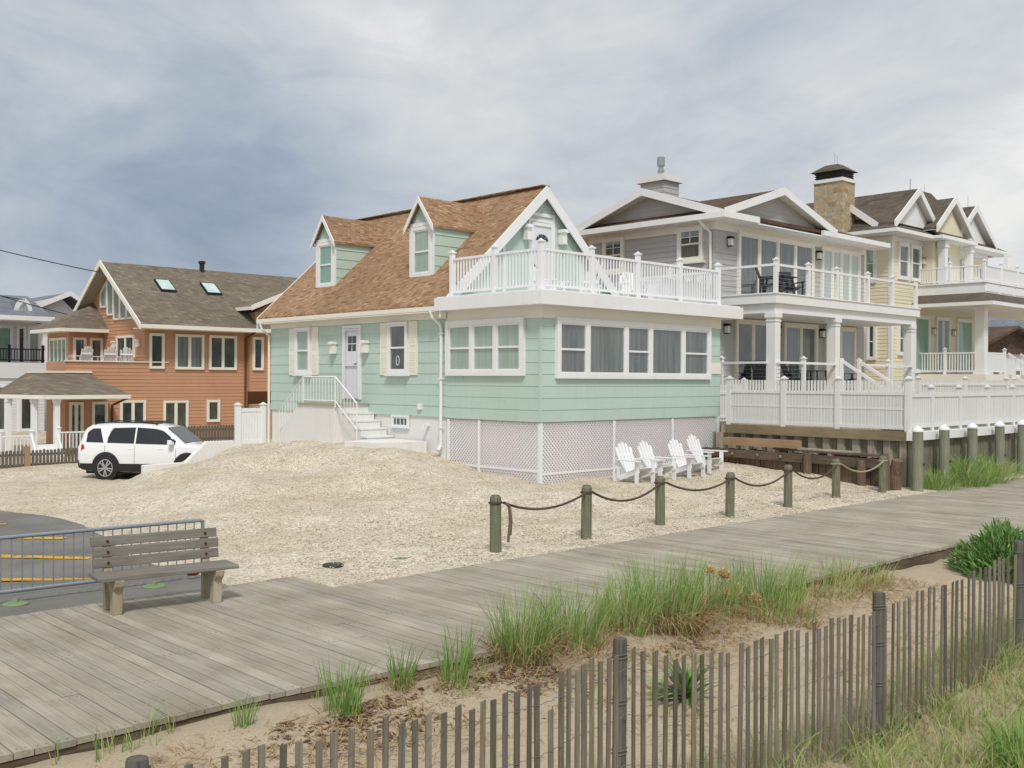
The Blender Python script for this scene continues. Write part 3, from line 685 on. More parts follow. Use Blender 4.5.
def hrail(b):
    x = 16.47; P = [(27.45, 1.62), (26.15, 2.66), (24.5, 2.66), (23.45, 1.93)]
    Q = [(27.45, 1.02), (26.15, 1.98), (24.5, 1.98), (23.45, 1.22)]
    b.tube([(x, a, z) for a, z in P], .022, 8); b.tube([(x, a, z) for a, z in Q], .018, 8)
    for t in np.linspace(0, 1, 27):
        a = 27.45+(23.45-27.45)*t; zt = np.interp(-a, [-27.45, -26.15, -24.5, -23.45], [p[1] for p in P]); zq = np.interp(-a, [-27.45, -26.15, -24.5, -23.45], [p[1] for p in Q])
        b.tube([(x, a, zq), (x, a, zt)], .010, 6)
    for a, z, zb in ((27.45, 1.62, .4), (26.15, 2.66, 1.8), (24.5, 2.66, 1.8), (23.45, 1.93, .75)): b.tube([(x, a, zb), (x, a, z)], .02, 8)
part('handrail', 'white', H, hrail)

# ------------------------------------------------------------------ white deck chairs
def adirondack():
    t = thing('adirondack_chair', '', 'chair', (0, 0, 0), None, True)
    b = MB()
    for k in range(6):
        y = -.30+k*.088; z = .37-k*.03; b.hexa([(-.27, y, z), (.27, y, z), (.27, y+.075, z-.026), (-.27, y+.075, z-.026), (-.27, y, z+.02), (.27, y, z+.02), (.27, y+.075, z-.006), (-.27, y+.075, z-.006)])
    b.build('seat', M['vinyl'], t)
    b = MB(); hts = [.70, .79, .83, .79, .70]
    for k in range(5):
        x0 = -.245+k*.099; l = hts[k]; fx = (k-2)*.02
        p = [(x0, 0), (x0+.09, 0), (x0+.09+fx, l-.03), (x0+.07+fx, l), (x0+.02+fx, l), (x0+fx, l-.03)]
        def W(u, s_, o): return (u, .17+s_*.36+o*.93, .20+s_*.93-o*.36)
        n = len(p); b.add([W(u, v, 0) for u, v in p]+[W(u, v, .02) for u, v in p], [tuple(range(n)), tuple(range(2*n-1, n-1, -1))]+[(i, (i+1) % n, n+(i+1) % n, n+i) for i in range(n)])
    b.box(-.26, .26, .215, .245, .25, .33); b.box(-.26, .26, .36, .39, .62, .69)
    b.build('backrest', M['vinyl'], t)
    for sg in (-1, 1):
        part('armrest', 'vinyl', t, lambda b: (b.prism([(sg*.27, -.42), (sg*.40, -.42), (sg*.41, -.2), (sg*.34, .38), (sg*.27, .38)], 'z', .54, .565)))
        part('leg', 'vinyl', t, lambda b: b.box(min(sg*.275, sg*.30), max(sg*.275, sg*.30), -.34, -.23, 0, .54))
        part('leg', 'vinyl', t, lambda b: (b.beam((sg*.26, -.33, .33), (sg*.26, .50, .04), .025, .12), b.box(min(sg*.275, sg*.30), max(sg*.275, sg*.30), .28, .35, .1, .54)))
    return t
ad = adirondack()
CH = [(19.50, 16.10, -.05, 'white slatted garden chair on the gravel, farthest left of the row before the lattice skirt'),
      (20.42, 16.16, .03, 'white slatted garden chair on the gravel, second from left in the row before the lattice'),
      (21.62, 16.15, -.02, 'white slatted garden chair on the gravel, third from left in the row before the lattice'),
      (22.50, 16.2, .05, 'white slatted garden chair on the gravel, rightmost of the row before the lattice')]
for i, (x, y, a, l) in enumerate(CH):
    o = ad if i == 0 else dup(ad)
    place(o, (x, y, gz(x, y)-.01), a, l); o['group'] = 'white garden chairs in front of the lattice'
for x, y, a, l in ((20.35, 19.9, .3, 'white slatted chair on the roof deck in front of the gable door'), (22.75, 18.9, -.5, 'white slatted chair on the roof deck right of the gable door'), (22.3, 20.3, 2.6, 'white slatted chair on the roof deck turned towards the gable wall')):
    o = place(dup(ad), (x, y, 4.767), a, l); o['group'] = 'white chairs on the roof deck'
T = thing('deck_table', 'white square table on the roof deck behind the railing', 'table', (23.6, 19.3, 4.767))
part('tabletop', 'vinyl', T, lambda b: [b.box(23.1+k*.125, 23.215+k*.125, 18.8, 19.8, 5.44, 5.475) for k in range(8)])
for sx in (-1, 1):
    for sy in (-1, 1): part('leg', 'vinyl', T, lambda b: b.box(23.6+sx*.4-.04, 23.6+sx*.4+.04, 19.3+sy*.4-.04, 19.3+sy*.4+.04, 4.767, 5.44))
T = thing('storage_chest', 'long white storage chest on the roof deck near its right corner', 'chest', (23.9, 18.1, 4.767))
part('body', 'vinyl', T, lambda b: b.box(22.7, 24.5, 17.8, 18.35, 4.767, 5.36))
part('lid', 'white', T, lambda b: b.box(22.67, 24.53, 17.77, 18.38, 5.36, 5.42))
# ------------------------------------------------------------------ gray house on the terrace
G = thing('beach_house', 'gray sided two storey house with double gables, glass sliders and a white columned porch', 'house', (32, 23, 1.4))
GL, GF = Face('x', 27.2), Face('y', 19.3)
b = MB(); b.box(27.2, 36.9, 19.3, 24.65, 1.3, 7.70); b.box(29.5, 36.9, 24.65, 31, 1.3, 7.70)
b.prism([(18.9, 7.72), (24.9, 7.72), (21.9, 8.81)], 'x', 27.22, 27.35); b.prism([(26.9, 7.72), (33.4, 7.72), (30.1, 8.85)], 'y', 19.0, 19.2)
GL.siding(b, 19.3, 24.65, 1.4, 7.40, .17, .018); GF.siding(b, 27.2, 36.9, 1.4, 7.40, .17, .018)
Face('x', 27.22).siding(b, 18.95, 24.85, 7.75, 8.79, .17, .018, lambda z: (21.9-(8.80-z)/.335, 21.9+(8.80-z)/.335))
Face('y', 19.0).siding(b, 27.0, 33.4, 7.72, 8.82, .17, .018, lambda z: (30.1-(8.84-z)/.33, 30.1+(8.84-z)/.33))
b.build('wall', M['gray_siding'], G)
sl = (8.92-7.86)/3.2
b = MB()
b.plate([(26.75, 21.9, 8.92), (26.75, 18.7, 7.86), (37.5, 18.7, 7.86), (37.5, 21.9, 8.92)], .10)
b.plate([(26.75, 21.9, 8.92), (37.5, 21.9, 8.92), (37.5, 25.1, 7.86), (26.75, 25.1, 7.86)], .10)
b.plate([(30.1, 18.62, 8.96), (26.78, 18.62, 7.90), (26.78, 19.4, 7.9), (30.1, 22.0, 8.96)], .10)
b.plate([(30.1, 18.62, 8.96), (30.1, 22.0, 8.96), (33.5, 19.4, 7.9), (33.5, 18.62, 7.90)], .10)
b.plate([(33.2, 24.5, 9.0), (29.2, 24.5, 7.8), (29.2, 31.4, 7.8), (33.2, 31.4, 9.0)], .1); b.plate([(33.2, 24.5, 9.0), (33.2, 31.4, 9.0), (37.3, 31.4, 7.8), (37.3, 24.5, 7.8)], .1)
# skirt roof under the side gable
b.plate([(26.72, 18.72, 7.84), (26.72, 25.05, 7.84), (27.22, 25.05, 8.05), (27.22, 18.72, 8.05)], .05)
gr = b.build('roof', M['roof_brown'], G)
soffit(G, [([(26.76, 21.9, 8.92), (26.76, 18.72, 7.866), (27.6, 18.72, 7.866), (27.6, 21.9, 8.92)], .10), ([(26.76, 21.9, 8.92), (27.6, 21.9, 8.92), (27.6, 25.08, 7.866), (26.76, 25.08, 7.866)], .10), ([(30.1, 18.63, 8.96), (26.8, 18.63, 7.906), (26.8, 19.3, 7.906), (30.1, 19.3, 8.96)], .10), ([(30.1, 18.63, 8.96), (30.1, 19.3, 8.96), (33.48, 19.3, 7.906), (33.48, 18.63, 7.906)], .10)])
b = MB()
gable_boards(G, 'x', 26.735, (18.66, 7.78), (21.9, 8.85), (25.14, 7.78), .25); gable_boards(G, 'y', 18.60, (26.74, 7.82), (30.1, 8.88), (33.54, 7.82), .25)
b.box(26.66, 26.74, 18.6, 25.15, 7.66, 7.84); b.box(26.74, 27.2, 18.68, 25.1, 7.66, 7.70)
b.box(26.652, 28.6, 18.552, 18.66, 7.655, 7.852); b.box(32.6, 37.5, 18.58, 18.68, 7.68, 7.85); b.box(26.7, 37.45, 18.66, 19.3, 7.64, 7.68)
b.box(26.7, 28.6, 18.60, 19.28, 7.84, 7.865); b.box(37.46, 37.54, 18.6, 25.1, 7.68, 7.85)
b.build('roof_trim', M['white'], G)
b = MB(); GL.box(b, 19.27, 24.66, 7.40, 7.66, -.01, .03); GF.box(b, 27.2102, 36.92, 7.401, 7.64, -.01, .0302); GF.box(b, 36.8, 36.93, 1.4, 7.45, -.01, .03); GL.box(b, 24.55, 24.66, 1.4, 7.4, -.01, .028)
b.build('frieze', M['cream_trim'], G)
for a0, a1, z0_, z1_ in ((19.72, 20.72, 6.44, 7.56), (23.0, 23.95, 6.3, 7.52)):
    window(G, GL, a0, a1, z0_, z1_, split=.5, muntin=(2, 2, .5), trim=.10, frame='cream_trim', back='grey_room', sill=True)
window(G, GF, 28.4, 33.08, 5.27, 7.46, cols=4, back='grey_room', trim=.11, frame='cream_trim', name='sliding_door', glass='glass')
window(G, GF, 33.62, 36.4, 5.27, 7.46, cols=4, back='light_curtain', trim=.11, frame='cream_trim', name='sliding_door')
window(G, GF, 28.28, 30.3, 2.35, 4.62, cols=2, back='dark_room', trim=.12, frame='cream_trim', name='sliding_door')
window(G, GF, 31.15, 33.35, 2.35, 4.62, cols=2, back='grey_room', trim=.12, frame='cream_trim', name='sliding_door')
window(G, GF, 33.9, 36.1, 2.35, 4.62, cols=2, back='grey_curtain', trim=.12, frame='cream_trim', name='sliding_door')
for a, z in ((27.9, 7.05), (33.36, 7.08), (27.75, 4.25), (30.72, 4.3), (33.62, 4.3)): lantern(GF, a, z, G, .9, 'dark_metal', 'lampglass')
part('downspout', 'cream_trim', G, lambda b: b.tube([(26.74, 19.6, 7.68), (26.85, 19.5, 7.5), (27.13, 19.42, 7.3), (27.15, 19.42, 2.0)], .045, 8))
b = MB(); b.box(29.0, 29.85, 22.75, 23.8, 8.2, 9.66); Face('x', 29).siding(b, 22.75, 23.8, 8.4, 9.66, .17, .018); Face('y', 22.75).siding(b, 29, 29.85, 8.4, 9.66, .17, .018)
chm = b.build('chimney', M['gray_siding'], G)
part('chimney_cap', 'white', chm, lambda b: b.box(28.88, 29.97, 22.63, 23.93, 9.66, 9.88))
part('flue', 'flue', chm, lambda b: b.lathe((29.4, 23.2, 9.88), [(.10, 0), (.10, .18), (.13, .20), (.13, .24), (.09, .26), (.09, .38), (.14, .40), (.14, .70), (.12, .72)], 14))
# porch and upper deck
b = MB(); b.box(27.0, 36.5, 16.95, 19.29, 4.95, 5.22); b.box(27.1, 36.4, 17.05, 19.28, 4.66, 4.95); b.box(26.97, 36.53, 16.92, 19.2, 5.222, 5.262)
dk = b.build('deck', M['white'], G)
b = MB(); b.box(27.05, 36.5, 17.0, 19.29, 1.42, 2.28); pf = b.build('porch_floor', M['cream_trim'], G)
for x in (27.28, 30.85, 36.2):
    b = MB(); b.box(x-.15, x+.15, 17.06, 17.36, 2.28, 4.66); b.box(x-.19, x+.19, 17.02, 17.40, 4.52, 4.66); b.box(x-.18, x+.18, 17.03, 17.39, 2.28, 2.45); b.box(x-.17, x+.17, 17.04, 17.38, 4.40, 4.44); b.build('column', M['white'], G)
def cable_rail(ax, c, a0, a1, z0, h, posts, parent):
    F = Face(ax, c); b = MB(); F.box(b, a0, a1, z0+h-.07, z0+h, -.045, .045)
    r = b.build('railing', M['white'], parent)
    w_ = MB()
    for k in range(7): F.box(w_, a0, a1, z0+.1+k*.115, z0+.106+k*.115, -.003, .003)
    w_.build('cable', M['steel'], r)
    for a in posts: add_post(r, F, a, z0, z0+h+.1, .11, 'white')
cable_rail('x', 27.07, 17.0, 19.2, 5.262, .87, [19.1], G)
cable_rail('y', 17.02, 27.07, 36.4, 5.262, .87, [27.1, 28.94, 30.68, 32.75, 34.5, 36.3], G)
cable_rail('x', 27.10, 17.3, 19.1, 2.28, .92, [18.95], G)
cable_rail('y', 17.05, 27.2, 30.7, 2.28, .92, [28.75], G); cable_rail('y', 17.05, 32.3, 36.1, 2.28, .92, [32.25, 34.3], G)
def stair(b):
    for k in range(4): b.box(31.0, 32.15, 16.98-.3*(k+1), 16.999-.3*k, 1.38, 2.28-.22*(k+1)+.2)
part('porch_stair', 'cream_trim', G, stair)
for x in (31.0, 32.15):
    part('stair_rail', 'white', G, lambda b: (b.beam((x, 17.0, 3.28), (x, 15.5, 2.35), .06, .09), b.box(x-.05, x+.05, 16.95, 17.05, 2.28, 3.36), b.box(x-.05, x+.05, 15.45, 15.55, 1.4, 2.45)))

# dark furniture
def patio_chair():
    t = thing('patio_chair', '', 'chair', (0, 0, 0), None, True)
    part('seat', 'black', t, lambda b: [b.beam((-.26, -.26+k*.09, .42-k*.02), (.26, -.26+k*.09, .42-k*.02), .08, .02) for k in range(6)])
    part('backrest', 'black', t, lambda b: [b.beam((-.22+k*.11, .22, .34), (-.22+k*.11, .48, .98), .09, .02, 0, (0, -1, .4)) for k in range(5)])
    for sg in (-1, 1):
        part('armrest', 'black', t, lambda b: b.box(sg*.33-.06, sg*.33+.06, -.33, .32, .58, .605))
        for y in (-.28, .27): part('leg', 'black', t, lambda b: b.box(sg*.28-.02, sg*.28+.02, y-.03, y+.03, 0, .58))
    return t
pc = patio_chair()
for i, (x, y, z, a, l) in enumerate([(28.35, 18.0, 5.262, .4, 'black patio chair on the upper deck of the gray house, left of the dark table'), (30.1, 18.35, 5.262, -.5, 'black patio chair on the upper deck of the gray house, right of the dark table'),
        (30.2, 18.2, 2.28, .2, 'black patio chair on the gray house lower porch behind the middle post of its railing'), (28.6, 18.3, 2.28, -.4, 'black patio chair on the gray house lower porch beside the corner column'), (33.6, 18.2, 2.28, .9, 'black patio chair on the gray house porch right of the stair rails')]):
    place(pc if i == 0 else dup(pc), (x, y, z), a, l)['group'] = 'black patio chairs of the gray house'
for (x, y, z, l) in ((29.2, 18.2, 5.262, 'dark slatted table on the upper deck of the gray house'), (31.6, 18.35, 2.28, 'dark slatted table on the lower porch of the gray house')):
    t = thing('patio_table', l, 'table', (x, y, z))
    part('tabletop', 'black', t, lambda b: [b.box(x-.42+k*.12, x-.31+k*.12, y-.4, y+.4, z+.66, z+.69) for k in range(7)])
    for sx in (-1, 1):
        for sy in (-1, 1): part('leg', 'black', t, lambda b: b.beam((x+sx*.38, y+sy*.34, z), (x+sx*.28, y+sy*.28, z+.66), .05, .05))

# ------------------------------------------------------------------ cream house with the stone chimney
C = thing('beach_house', 'pale yellow house with three steep gables, stone chimney and white balcony over a deep porch', 'house', (48, 25, 1.4))
CL, CF = Face('x', 42.5), Face('y', 21.0)
b = MB(); b.box(42.5, 52.6, 21.0, 33, 1.3, 8.95); CL.siding(b, 21.0, 33, 1.4, 8.6, .16, .018); CF.siding(b, 42.5, 52.6, 1.4, 8.6, .16, .018)
b.box(45.4, 48.2, 20.5, 20.99, 6.95, 8.95)
b.prism([(45.55, 9.3), (48.65, 9.3), (47.08, 10.6)], 'y', 20.5, 20.7)
b.prism([(21.3, 9.2), (24.6, 9.2), (22.95, 10.3)], 'x', 42.42, 42.6)
b.build('wall', M['yellow_siding'], C)
part('gable_panel', 'white', C, lambda b: b.prism([(42.6, 9.45), (45.9, 9.45), (44.22, 10.72)], 'y', 20.85, 21.1)); part('gable_panel', 'white', C, lambda b: b.prism([(48.5, 9.3), (52.1, 9.3), (50.24, 10.65)], 'y', 20.85, 21.1))
b = MB()
RP = [([(44.22, 20.6, 11.08), (44.22, 33.3, 11.08), (41.95, 33.3, 9.38), (41.95, 20.6, 9.38)], .12), ([(44.22, 20.6, 11.08), (46.3, 20.6, 9.35), (46.3, 33.3, 9.35), (44.22, 33.3, 11.08)], .12),
      ([(47.08, 20.25, 11.0), (47.08, 33, 11.0), (44.9, 33, 9.3), (45.2, 20.25, 9.5)], .12), ([(47.08, 20.25, 11.0), (49.0, 20.25, 9.48), (49.2, 33, 9.3), (47.08, 33, 11.0)], .12),
      ([(50.24, 20.6, 11.04), (50.24, 33, 11.04), (48.3, 33, 9.5), (48.3, 20.6, 9.5)], .12), ([(50.24, 20.6, 11.04), (52.6, 20.6, 9.38), (52.6, 33, 9.38), (50.24, 33, 11.04)], .12)]
for pts, th in RP: b.plate(pts, th)
b.plate([(41.6, 20.35, 9.08), (42.5, 21.3, 9.62), (52.4, 21.3, 9.62), (53.8, 20.35, 9.08)], .08); b.plate([(41.6, 20.35, 9.08), (41.6, 33, 9.08), (42.5, 33, 9.62), (42.5, 21.3, 9.62)], .08)
b.plate([(45.0, 19.95, 9.08), (45.6, 21.0, 9.62), (48.2, 21.0, 9.62), (48.6, 19.95, 9.08)], .08)
b.plate([(52.4, 21.3, 9.62), (52.4, 33, 9.62), (53.8, 33, 9.08), (53.8, 20.35, 9.08)], .08)
b.hexa([(46.2, 21.4, 10.5), (49.6, 21.4, 10.5), (49.6, 24.4, 10.5), (46.2, 24.4, 10.5), (47.0, 22.1, 11.62), (48.7, 22.1, 11.62), (48.7, 23.7, 11.62), (47.0, 23.7, 11.62)])
b.plate([(42.0, 22.95, 10.5), (42.0, 21.4, 9.36), (43.0, 21.4, 9.36), (43.6, 22.95, 10.5)], .1); b.plate([(42.0, 22.95, 10.5), (43.6, 22.95, 10.5), (43.0, 24.5, 9.36), (42.0, 24.5, 9.36)], .1)
b.plate([(45.0, 18.05, 6.44), (45.0, 21.0, 6.44), (44.3, 21.0, 6.0), (44.3, 17.5, 6.0)], .06); b.plate([(45.0, 18.05, 6.44), (44.3, 17.5, 6.0), (58, 17.5, 6.0), (58, 18.05, 6.44)], .06)
b.build('roof', M['roof_taupe'], C)
soffit(C, RP, 'white')
b = MB()
for (xa, xb, xm, z0_, zb_, z1_, y) in ((41.9, 46.35, 44.22, 9.27, 9.24, 10.98, 20.57), (45.15, 49.05, 47.08, 9.40, 9.37, 10.90, 20.22), (48.25, 52.65, 50.24, 9.40, 9.27, 10.94, 20.57)):
    gable_boards(C, 'y', y, (xa, z0_), (xm, z1_), (xb, zb_), .33, .06)
gable_boards(C, 'x', 41.96, (21.35, 9.26), (22.95, 10.42), (24.55, 9.26), .32, .06)
b.box(41.54, 41.62, 20.3, 33.3, 8.93, 9.08); b.box(41.56, 45.0, 20.28, 20.36, 8.925, 9.078); b.box(44.94, 48.66, 19.87, 19.96, 8.93, 9.08); b.box(44.92, 44.99, 19.96, 20.27, 8.935, 9.07); b.box(48.6, 48.67, 19.96, 20.27, 8.935, 9.07); b.box(48.67, 53.85, 20.28, 20.36, 8.925, 9.078); b.box(53.8, 53.87, 20.37, 33, 8.93, 9.08)
b.box(41.62, 53.8, 20.36, 21.0, 8.90, 8.94); b.box(41.62, 42.5, 21.001, 33, 8.90, 8.94); b.box(45, 48.6, 19.96, 20.359, 8.90, 8.94)
CL.box(b, 20.97, 21.14, 1.4, 8.89, -.01, .03); CF.box(b, 42.511, 42.64, 1.4, 8.89, -.01, .031); CL.box(b, 21.15, 33, 8.62, 8.89, -.01, .026); CF.box(b, 42.65, 52.6, 8.68, 8.89, -.01, .026)
b.box(44.26, 58, 17.42, 17.50, 5.86, 6.01); b.box(44.22, 44.30, 17.51, 21.0, 5.86, 6.01)
b.build('roof_trim', M['white'], C)
b = MB(); b.box(44.3, 58, 17.5, 20.99, 5.87, 5.92); b.build('porch_ceiling', M['cream_trim'], C)
b = MB(); b.box(45.0, 58, 18.06, 20.99, 6.38, 6.87); b.box(44.94, 58, 18.0, 20.99, 6.87, 6.92)
for x in np.arange(45.1, 58, 1.6): b.box(x, x+1.4, 18.035, 18.065, 6.5, 6.82)
b.build('balcony', M['vinyl'], C)
rail_run(C, 'x', 45.06, 18.12, 20.95, 6.92, .72, [18.12, 19.6], lo=.06, sp=.12)
rail_run(C, 'y', 18.1, 45.06, 57.5, 6.92, .72, [46.8, 48.6, 50.4, 52.2, 54, 55.8], lo=.06, sp=.12)
b = MB(); b.box(44.95, 58, 17.98, 20.99, 2.55, 2.95); b.build('porch_floor', M['cream_trim'], C)
for x in (45.3, 51.0, 56.5):
    b = MB(); b.box(x-.20, x+.20, 18.12, 18.52, 2.95, 5.87); b.box(x-.24, x+.24, 18.08, 18.56, 5.70, 5.86); b.box(x-.24, x+.24, 18.08, 18.56, 2.95, 3.12); b.build('column', M['white'], C)
rail_run(C, 'x', 45.1, 18.5, 20.95, 2.95, .95, [19.8], sp=.12)
rail_run(C, 'y', 18.16, 45.5, 47.4, 2.95, .95, [47.4], sp=.09, bw=.06)
for x in (47.4, 48.8): part('stair_rail', 'white', C, lambda b: (b.beam((x, 18.0, 3.88), (x, 16.2, 2.5), .06, .09), b.beam((x, 18.0, 3.1), (x, 16.2, 1.72), .05, .06), [b.box(x-.03, x+.03, 17.9-k*.22, 17.93-k*.22, 3.05-k*.168, 3.8-k*.168) for k in range(8)]))
part('porch_stair', 'cream_trim', C, lambda b: [b.box(47.45, 48.75, 17.97-.3*(k+1), 17.97-.3*k-.002, 1.4, 2.9-.25*(k+1)+.1) for k in range(6)])
b = MB(); b.box(41.2, 42.3, 22.62, 23.98, 1.4, 11.3); ch = b.build('chimney', M['stone'], C)
b = MB(); b.box(41.15, 42.35, 22.57, 24.03, 11.3, 11.45); b.build('chimney_band', M['white'], ch)
b = MB(); b.box(41.26, 42.24, 22.68, 23.92, 11.45, 11.78)
for z in (11.50, 11.59, 11.68): b.box(41.23, 42.27, 22.65, 23.95, z, z+.04)
b.build('chimney_louver', M['dark_metal'], ch)
b = MB(); b.hexa([(41.08, 22.5, 11.78), (42.42, 22.5, 11.78), (42.42, 24.1, 11.78), (41.08, 24.1, 11.78), (41.5, 23.0, 12.12), (42.0, 23.0, 12.12), (42.0, 23.6, 12.12), (41.5, 23.6, 12.12)])
b.build('chimney_hood', M['roof_taupe'], ch)
for x, y, z in ((41.6, 23.2, 12.1), (42.0, 23.3, 12.1), (44.22, 21, 11.08), (47.1, 22.4, 11.62), (48.6, 22.4, 11.62), (50.24, 21, 11.04)): part('lightning_rod', 'steel', C, lambda b: b.tube([(x, y, z-.1), (x, y, z+.5)], .010, 5))
for args in ((CL, 21.68, 22.25, 6.9, 8.6, 'teal_shade'), (CL, 21.65, 22.1, 3.55, 5.15, 'dark_room'), (CL, 24.6, 25.4, 6.9, 8.55, 'dark_room')):
    window(C, args[0], args[1], args[2], args[3], args[4], split=.5, trim=.10, back=args[5], frame='white')
window(C, CF, 43.0, 44.0, 7.05, 8.66, split=.5, trim=.12, back='grey_room'); window(C, CF, 44.18, 45.15, 7.05, 8.66, split=.5, trim=.12, back='grey_room')
window(C, CF, 43.05, 43.95, 3.75, 5.25, split=.5, trim=.11, back='dark_room')
window(C, Face('y', 20.5), 46.2, 47.0, 6.95, 8.4, trim=.1, back='dark_room', name='balcony_door'); window(C, CF, 49.4, 50.2, 6.95, 8.4, trim=.1, back='dark_room', name='balcony_door')
window(C, CF, 51.4, 51.9, 7.5, 8.3, trim=.08, back='dark_room')
window(C, CF, 44.55, 46.1, 3.0, 5.58, trim=.12, back='teal_shade'); window(C, CF, 48.95, 50.75, 3.0, 5.62, trim=.12, back='teal_shade'); window(C, CF, 46.75, 48.2, 3.0, 5.6, cols=2, trim=.12, back='dark_room', name='porch_door')
for x in (45.75, 48.45): part('balcony_column', 'white', C, lambda b: (b.box(x-.15, x+.15, 20.05, 20.35, 6.92, 8.9), b.box(x-.19, x+.19, 20.01, 20.39, 8.6, 8.89)))
part('balcony_column', 'white', C, lambda b: b.box(52.3, 52.5, 19.9, 20.1, 6.92, 8.92))
for x, z in ((48.55, 4.9), (46.45, 4.9), (45.3, 8.0), (49.0, 7.9)): lantern(CF, x, z, C, .9, 'pale_board', 'lampglass')

# houses farther along the beach
F1 = thing('beach_house', 'low dark brown roofed house seen past the porch column at the right edge', 'house', (82, 33, 1))
part('wall', 'pale_siding', F1, lambda b: b.box(69, 84, 28.5, 42, 0, 4.7))
part('roof', 'roof_brown', F1, lambda b: (b.plate([(74.5, 27.6, 6.5), (85.5, 27.6, 4.75), (85.5, 43, 4.75), (74.5, 43, 6.5)], .2), b.plate([(74.5, 27.6, 6.5), (74.5, 43, 6.5), (68, 43, 4.9), (68, 27.6, 4.9)], .2), b.prism([(69, 4.6), (84.2, 4.6), (74.5, 6.3)], 'y', 28.3, 28.5)))
for x in (72, 76, 80): window(F1, Face('y', 28.5), x, x+1.5, 1.6, 3.6, split=.5, trim=.15, proud=.12)
F2 = thing('beach_house', 'blue slate roofed house farthest off at the right edge of the row', 'house', (112, 45, 1))
part('wall', 'pale_siding', F2, lambda b: (b.box(104, 122, 38, 54, 0, 6.2)))
part('roof', 'roof_slate', F2, lambda b: (b.plate([(103, 37, 5.9), (113, 37, 11.6), (113, 55, 11.6), (103, 55, 5.9)], .3), b.plate([(113, 37, 11.6), (123, 37, 5.9), (123, 55, 5.9), (113, 55, 11.6)], .3), b.prism([(103.6, 6.0), (122.4, 6.0), (113, 11.3)], 'y', 37.8, 38.1)))
for x in (107, 112, 117): window(F2, Face('y', 38), x, x+1.8, 2.4, 4.8, split=.5, trim=.2, proud=.15)

# ------------------------------------------------------------------ cedar house across the street
O = thing('beach_house', 'orange cedar sided house with gray brown roof, two skylights and an octagonal porch', 'house', (24, 48, -.4))
OF, OL = Face('y', 45.0), Face('x', 20.1)
osl = (8.05-4.97)/4.4
def oz(y): return 4.97+osl*(min(y, 97-y)-44.1)
b = MB()
b.box(20.1, 25.2, 45.0, 52, -.8, 4.85); b.box(16.6, 20.1, 45.0, 47.2, -.8, 2.95); b.box(25.2, 38, 45.9, 52, -.8, 4.85); b.box(25.2, 38, 44.75, 46, 1.98, 5.0)
b.prism([(45.0, 4.8), (45.0, oz(45)-.16), (48.5, 7.86), (52, oz(52)-.16), (52, 4.8)], 'x', 20.1, 20.25)
OF.siding(b, 20.1, 25.2, -.5, 4.85, .16, .02); OF.siding(b, 16.6, 20.1, -.5, 3.3, .16, .02); OL.siding(b, 45.0, 52, 2.9, 7.9, .16, .02, lambda z: (48.5-(8.0-z)/osl, 48.5+(8.0-z)/osl))
Face('y', 44.75).siding(b, 25.2, 38, 1.98, 5.0, .16, .02)
b.box(16.6, 20.1, 45.0, 45.12, 2.95, 3.30); b.box(16.6, 16.72, 45.12, 47.2, 2.95, 3.30)
# room beside the balcony
b.box(18.5, 20.09, 49.6, 52.3, -.5, 4.75); Face('y', 49.6).siding(b, 18.5, 20.09, 2.95, 4.75, .16, .02); Face('x', 18.5).siding(b, 49.6, 52.3, -.5, 4.75, .16, .02)
b.box(25.4, 30, 44.6, 47, 5.0, 5.8); b.prism([(25.45, 5.8), (30.0, 5.8), (27.7, 7.0)], 'y', 44.85, 45.0)
b.build('wall', M['orange_siding'], O)
b = MB()
b.plate([(19.5, 44.1, 4.97), (40, 44.1, 4.97), (40, 48.5, 8.05), (19.5, 48.5, 8.05)], .13); b.plate([(19.5, 48.5, 8.05), (40, 48.5, 8.05), (40, 52.9, 4.97), (19.5, 52.9, 4.97)], .13)
b.plate([(17.85, 49.0, 4.92), (20.25, 49.0, 4.92), (20.25, 50.9, 6.35)], .1); b.plate([(17.85, 49.0, 4.92), (20.25, 50.9, 6.35), (20.25, 51.4, 6.35), (17.85, 52.8, 4.92)], .1); b.plate([(17.85, 52.8, 4.92), (20.25, 51.4, 6.35), (20.25, 52.8, 4.92)], .1)
b.plate([(27.6, 44.05, 7.15), (27.6, 47.2, 7.15), (24.9, 45.6, 6.02), (24.9, 44.05, 6.02)], .1); b.plate([(27.6, 44.05, 7.15), (30.3, 44.05, 6.02), (30.3, 45.6, 6.02), (27.6, 47.2, 7.15)], .1)
soffit(O, [([(19.52, 44.12, 4.984), (20.1, 44.12, 4.984), (20.1, 48.5, 8.05), (19.52, 48.5, 8.05)], .13), ([(19.52, 48.5, 8.05), (20.1, 48.5, 8.05), (20.1, 52.88, 4.984), (19.52, 52.88, 4.984)], .13)], 'pale_board')
